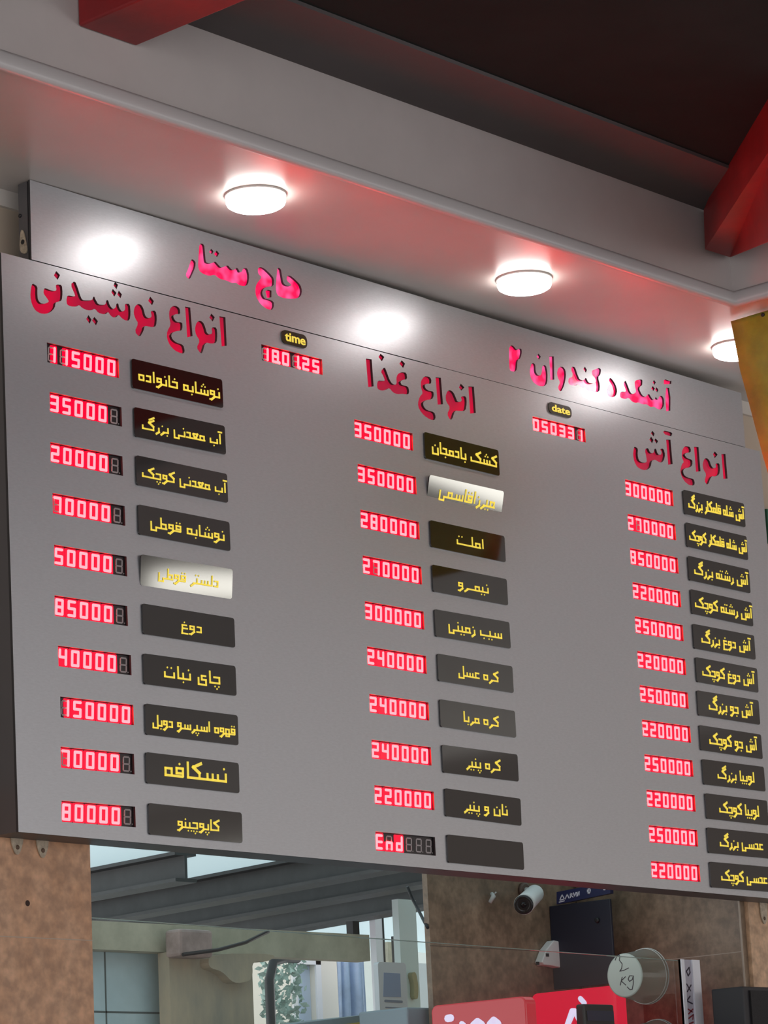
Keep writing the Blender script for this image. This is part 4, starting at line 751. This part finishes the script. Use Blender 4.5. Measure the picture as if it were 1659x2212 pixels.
# plastic drape
YP = 4.4; dr = MB(); e0_, e1_ = at(738, 2100, YP).x, at(790, 2100, YP).x; zt0 = at(760, 1985, YP).z; N = 26
for j in range(9):
    for i in range(N + 1):
        k = i / N; z = zt0 * (1 - j / 8); sp_ = 1 + .25 * (j / 8)
        dr.v.append(Vector((e0_ + (e1_ - e0_) * k * sp_, YP + .03 * math.sin(k * 21 + .3 * j) + .02 * math.sin(k * 9), z)))
for j in range(8):
    for i in range(N): dr.f.append([j * (N + 1) + i, j * (N + 1) + i + 1, (j + 1) * (N + 1) + i + 1, (j + 1) * (N + 1) + i]); dr.sm.append(True)
o = dr.build('plastic_drape', mat('blue_plastic_sheet', (.36, .46, .66), .25, nscale=5, namt=.25)); md = o.modifiers.new('thickness', 'SOLIDIFY'); md.thickness = .004; tag(o, 'bluish plastic sheet hanging in folds beside the cream outbuilding', 'plastic sheet')
# posts, panel with notice, cupboard
YQ_ = 2.6
def upright(x0, x1, y0, m, name, lab, cat, ztop_, zbot=0., dy=.03):
    o = MB().box(at(x0, 2030, y0).x, at(x1, 2030, y0).x, y0, y0 + dy, zbot, ztop_).build(name, m); tag(o, lab, cat); return o
zc = 2.801
upright(812, 827, YQ_, ALU, 'white_post', 'white metal post in front of the yard with a dark edge', 'post', zc)
upright(828, 831, YQ_ - .002, BLACK, 'black_conduit', 'thin black conduit along the white post', 'conduit', zc)
upright(837, 855, YQ_ + .5, mat('cream_post', (.62, .58, .46), .6, nscale=20, namt=.2), 'cream_post', 'stained cream post between the white post and the dark pipe', 'post', 2.69)
upright(857, 864, YQ_ + .3, mat('dark_pipe', (.03, .035, .035), .5), 'dark_pipe', 'dark vertical pipe beside the cream post', 'pipe', 2.69)
upright(902, 960, YQ_ + 1.2, mat('white_yard_panel', (.84, .86, .9), .6), 'white_board', 'white upright board beside the niche wall', 'board', 2.69)
q0_, q1_ = at(781, 2000, YL - .02), at(796, 2022, YL - .02)
o = MB().box(q0_.x, q1_.x, YL + .02, YL + .05, z_t - .001, at(788, 1989, YL).z).build('black_box', BLACK); tag(o, 'small black box standing on the end of the reflected lintel', 'box')
YK = 1.35; k0, k1, kz = at(817, 2100, YK).x, at(880, 2150, YK).x, at(850, 2079, YK).z
nb_ = thing('notice_panel', ((k0 + k1) / 2, YK, 0), 'pale grey panel with a printed blue notice behind the glass', 'panel')
fk = lambda u, v, d: Vector((u, YK - d, v))
MB().prism(roundrect(k0, k1, 0, kz, .012, 4), fk, -.02, 0).build('panel', mat('pale_grey_panel', (.78, .82, .88), .4), nb_)
KQ = lambda px_, py_: (lambda p: (p.x, p.z))(at(px_, py_, YK))
nt_ = MB(); nt_.prism([KQ(828, 2153), KQ(866, 2154), KQ(864, 2103), KQ(829, 2101)], fk, 0, .001); nt_.build('notice', mat('blue_notice', (.33, .42, .62), .5), nb_)
ln_ = MB(); stroke(ln_, [KQ(832, 2162), KQ(868, 2164)], fk, .004, 0, .001); stroke(ln_, [KQ(833, 2176), KQ(868, 2178)], fk, .0018, 0, .001); stroke(ln_, [KQ(836, 2186), KQ(867, 2187)], fk, .0015, 0, .001); ln_.build('printed_lines', mat('grey_print', (.25, .3, .4), .5), nb_)
YH = 1.3; hx0 = at(882, 2130, YH); hh_ = thing('door_leaf', (hx0.x, YH + .3, 0), 'pale door leaf with a brass handle plate beside the notice panel', 'door')
MB().box(at(867, 2100, 1.9).x, at(905, 2100, 1.9).x, 1.9, 1.93, 0, 2.69).build('leaf', mat('pale_teal_leaf', (.66, .78, .78), .45), hh_)
hpp = at(888, 2130, 1.9); MB().prism(chaikin([(hpp.x - .018, hpp.z + .045), (hpp.x + .008, hpp.z + .05), (hpp.x + .018, hpp.z), (hpp.x + .012, hpp.z - .05), (hpp.x - .01, hpp.z - .045), (hpp.x - .004, hpp.z)], 2), wallframe, -1.9, -1.88).build('handle_plate', mat('brass_plate', (.34, .32, .18), .4, .4), hh_)
YM = 1.15; m0, m1 = at(641, 2212, YM), at(823, 2193, YM)
cb = thing('slanted_case', ((m0.x + m1.x) / 2, YM, 0), 'grey blue case with a yellow front at the bottom edge behind the glass', 'case')
zA, zB = at(641, 2211, YM).z, at(823, 2188, YM).z
MB().hexa([(m0.x, YM, 1.2), (m1.x, YM, 1.2), (m1.x, YM + .3, 1.2), (m0.x, YM + .3, 1.2)], [(m0.x, YM, zA), (m1.x, YM, zB), (m1.x, YM + .3, zB), (m0.x, YM + .3, zA)]).build('housing', mat('grey_blue_case', (.24, .33, .38), .4), cb)
c0_, c1_ = at(742, 2214, YM - .004), at(800, 2208, YM - .004); MB().hexa([(c0_.x, YM - .006, 1.3), (c1_.x, YM - .006, 1.3), (c1_.x, YM + .001, 1.3), (c0_.x, YM + .001, 1.3)], [(c0_.x, YM - .006, at(742, 2213, YM).z), (c1_.x, YM - .006, at(800, 2205, YM).z), (c1_.x, YM + .001, at(800, 2205, YM).z), (c0_.x, YM + .001, at(742, 2213, YM).z)]).build('yellow_front', mat('yellow_front', (.62, .50, .12), .4), cb)
g0, g1 = at(880, 2190, .80), at(932, 2190, .80); gzt = at(905, 2176, .80).z
o = MB().box(g0.x, g1.x, .80, 1.0, 1.2, gzt).build('grey_cupboard', mat('grey_blue_cupboard', (.26, .34, .40), .4)); bevel(o, .006); tag(o, 'grey blue cupboard corner left of the paler red sign', 'cupboard')
# loose cable crossing the opening beside the niche
cbm = MB(); cbm.tube([at(880, 1915, .9), at(890, 1940, .9), at(905, 1968, .85), at(916, 1990, .8), at(924, 2004, .75)], .005, 8); tag(cbm.build('cable', BLACK), 'black cable hanging across the opening beside the niche wall', 'cable')
cb2 = MB(); cb2.tube([at(395, 2062, YL - .11), at(470, 2052, YL - .11), at(530, 2036, YL - .11), at(580, 2012, YL - .11)], .006, 8); tag(cb2.build('cable', BLACK), 'dark cable sagging across the reflected lintel', 'cable')
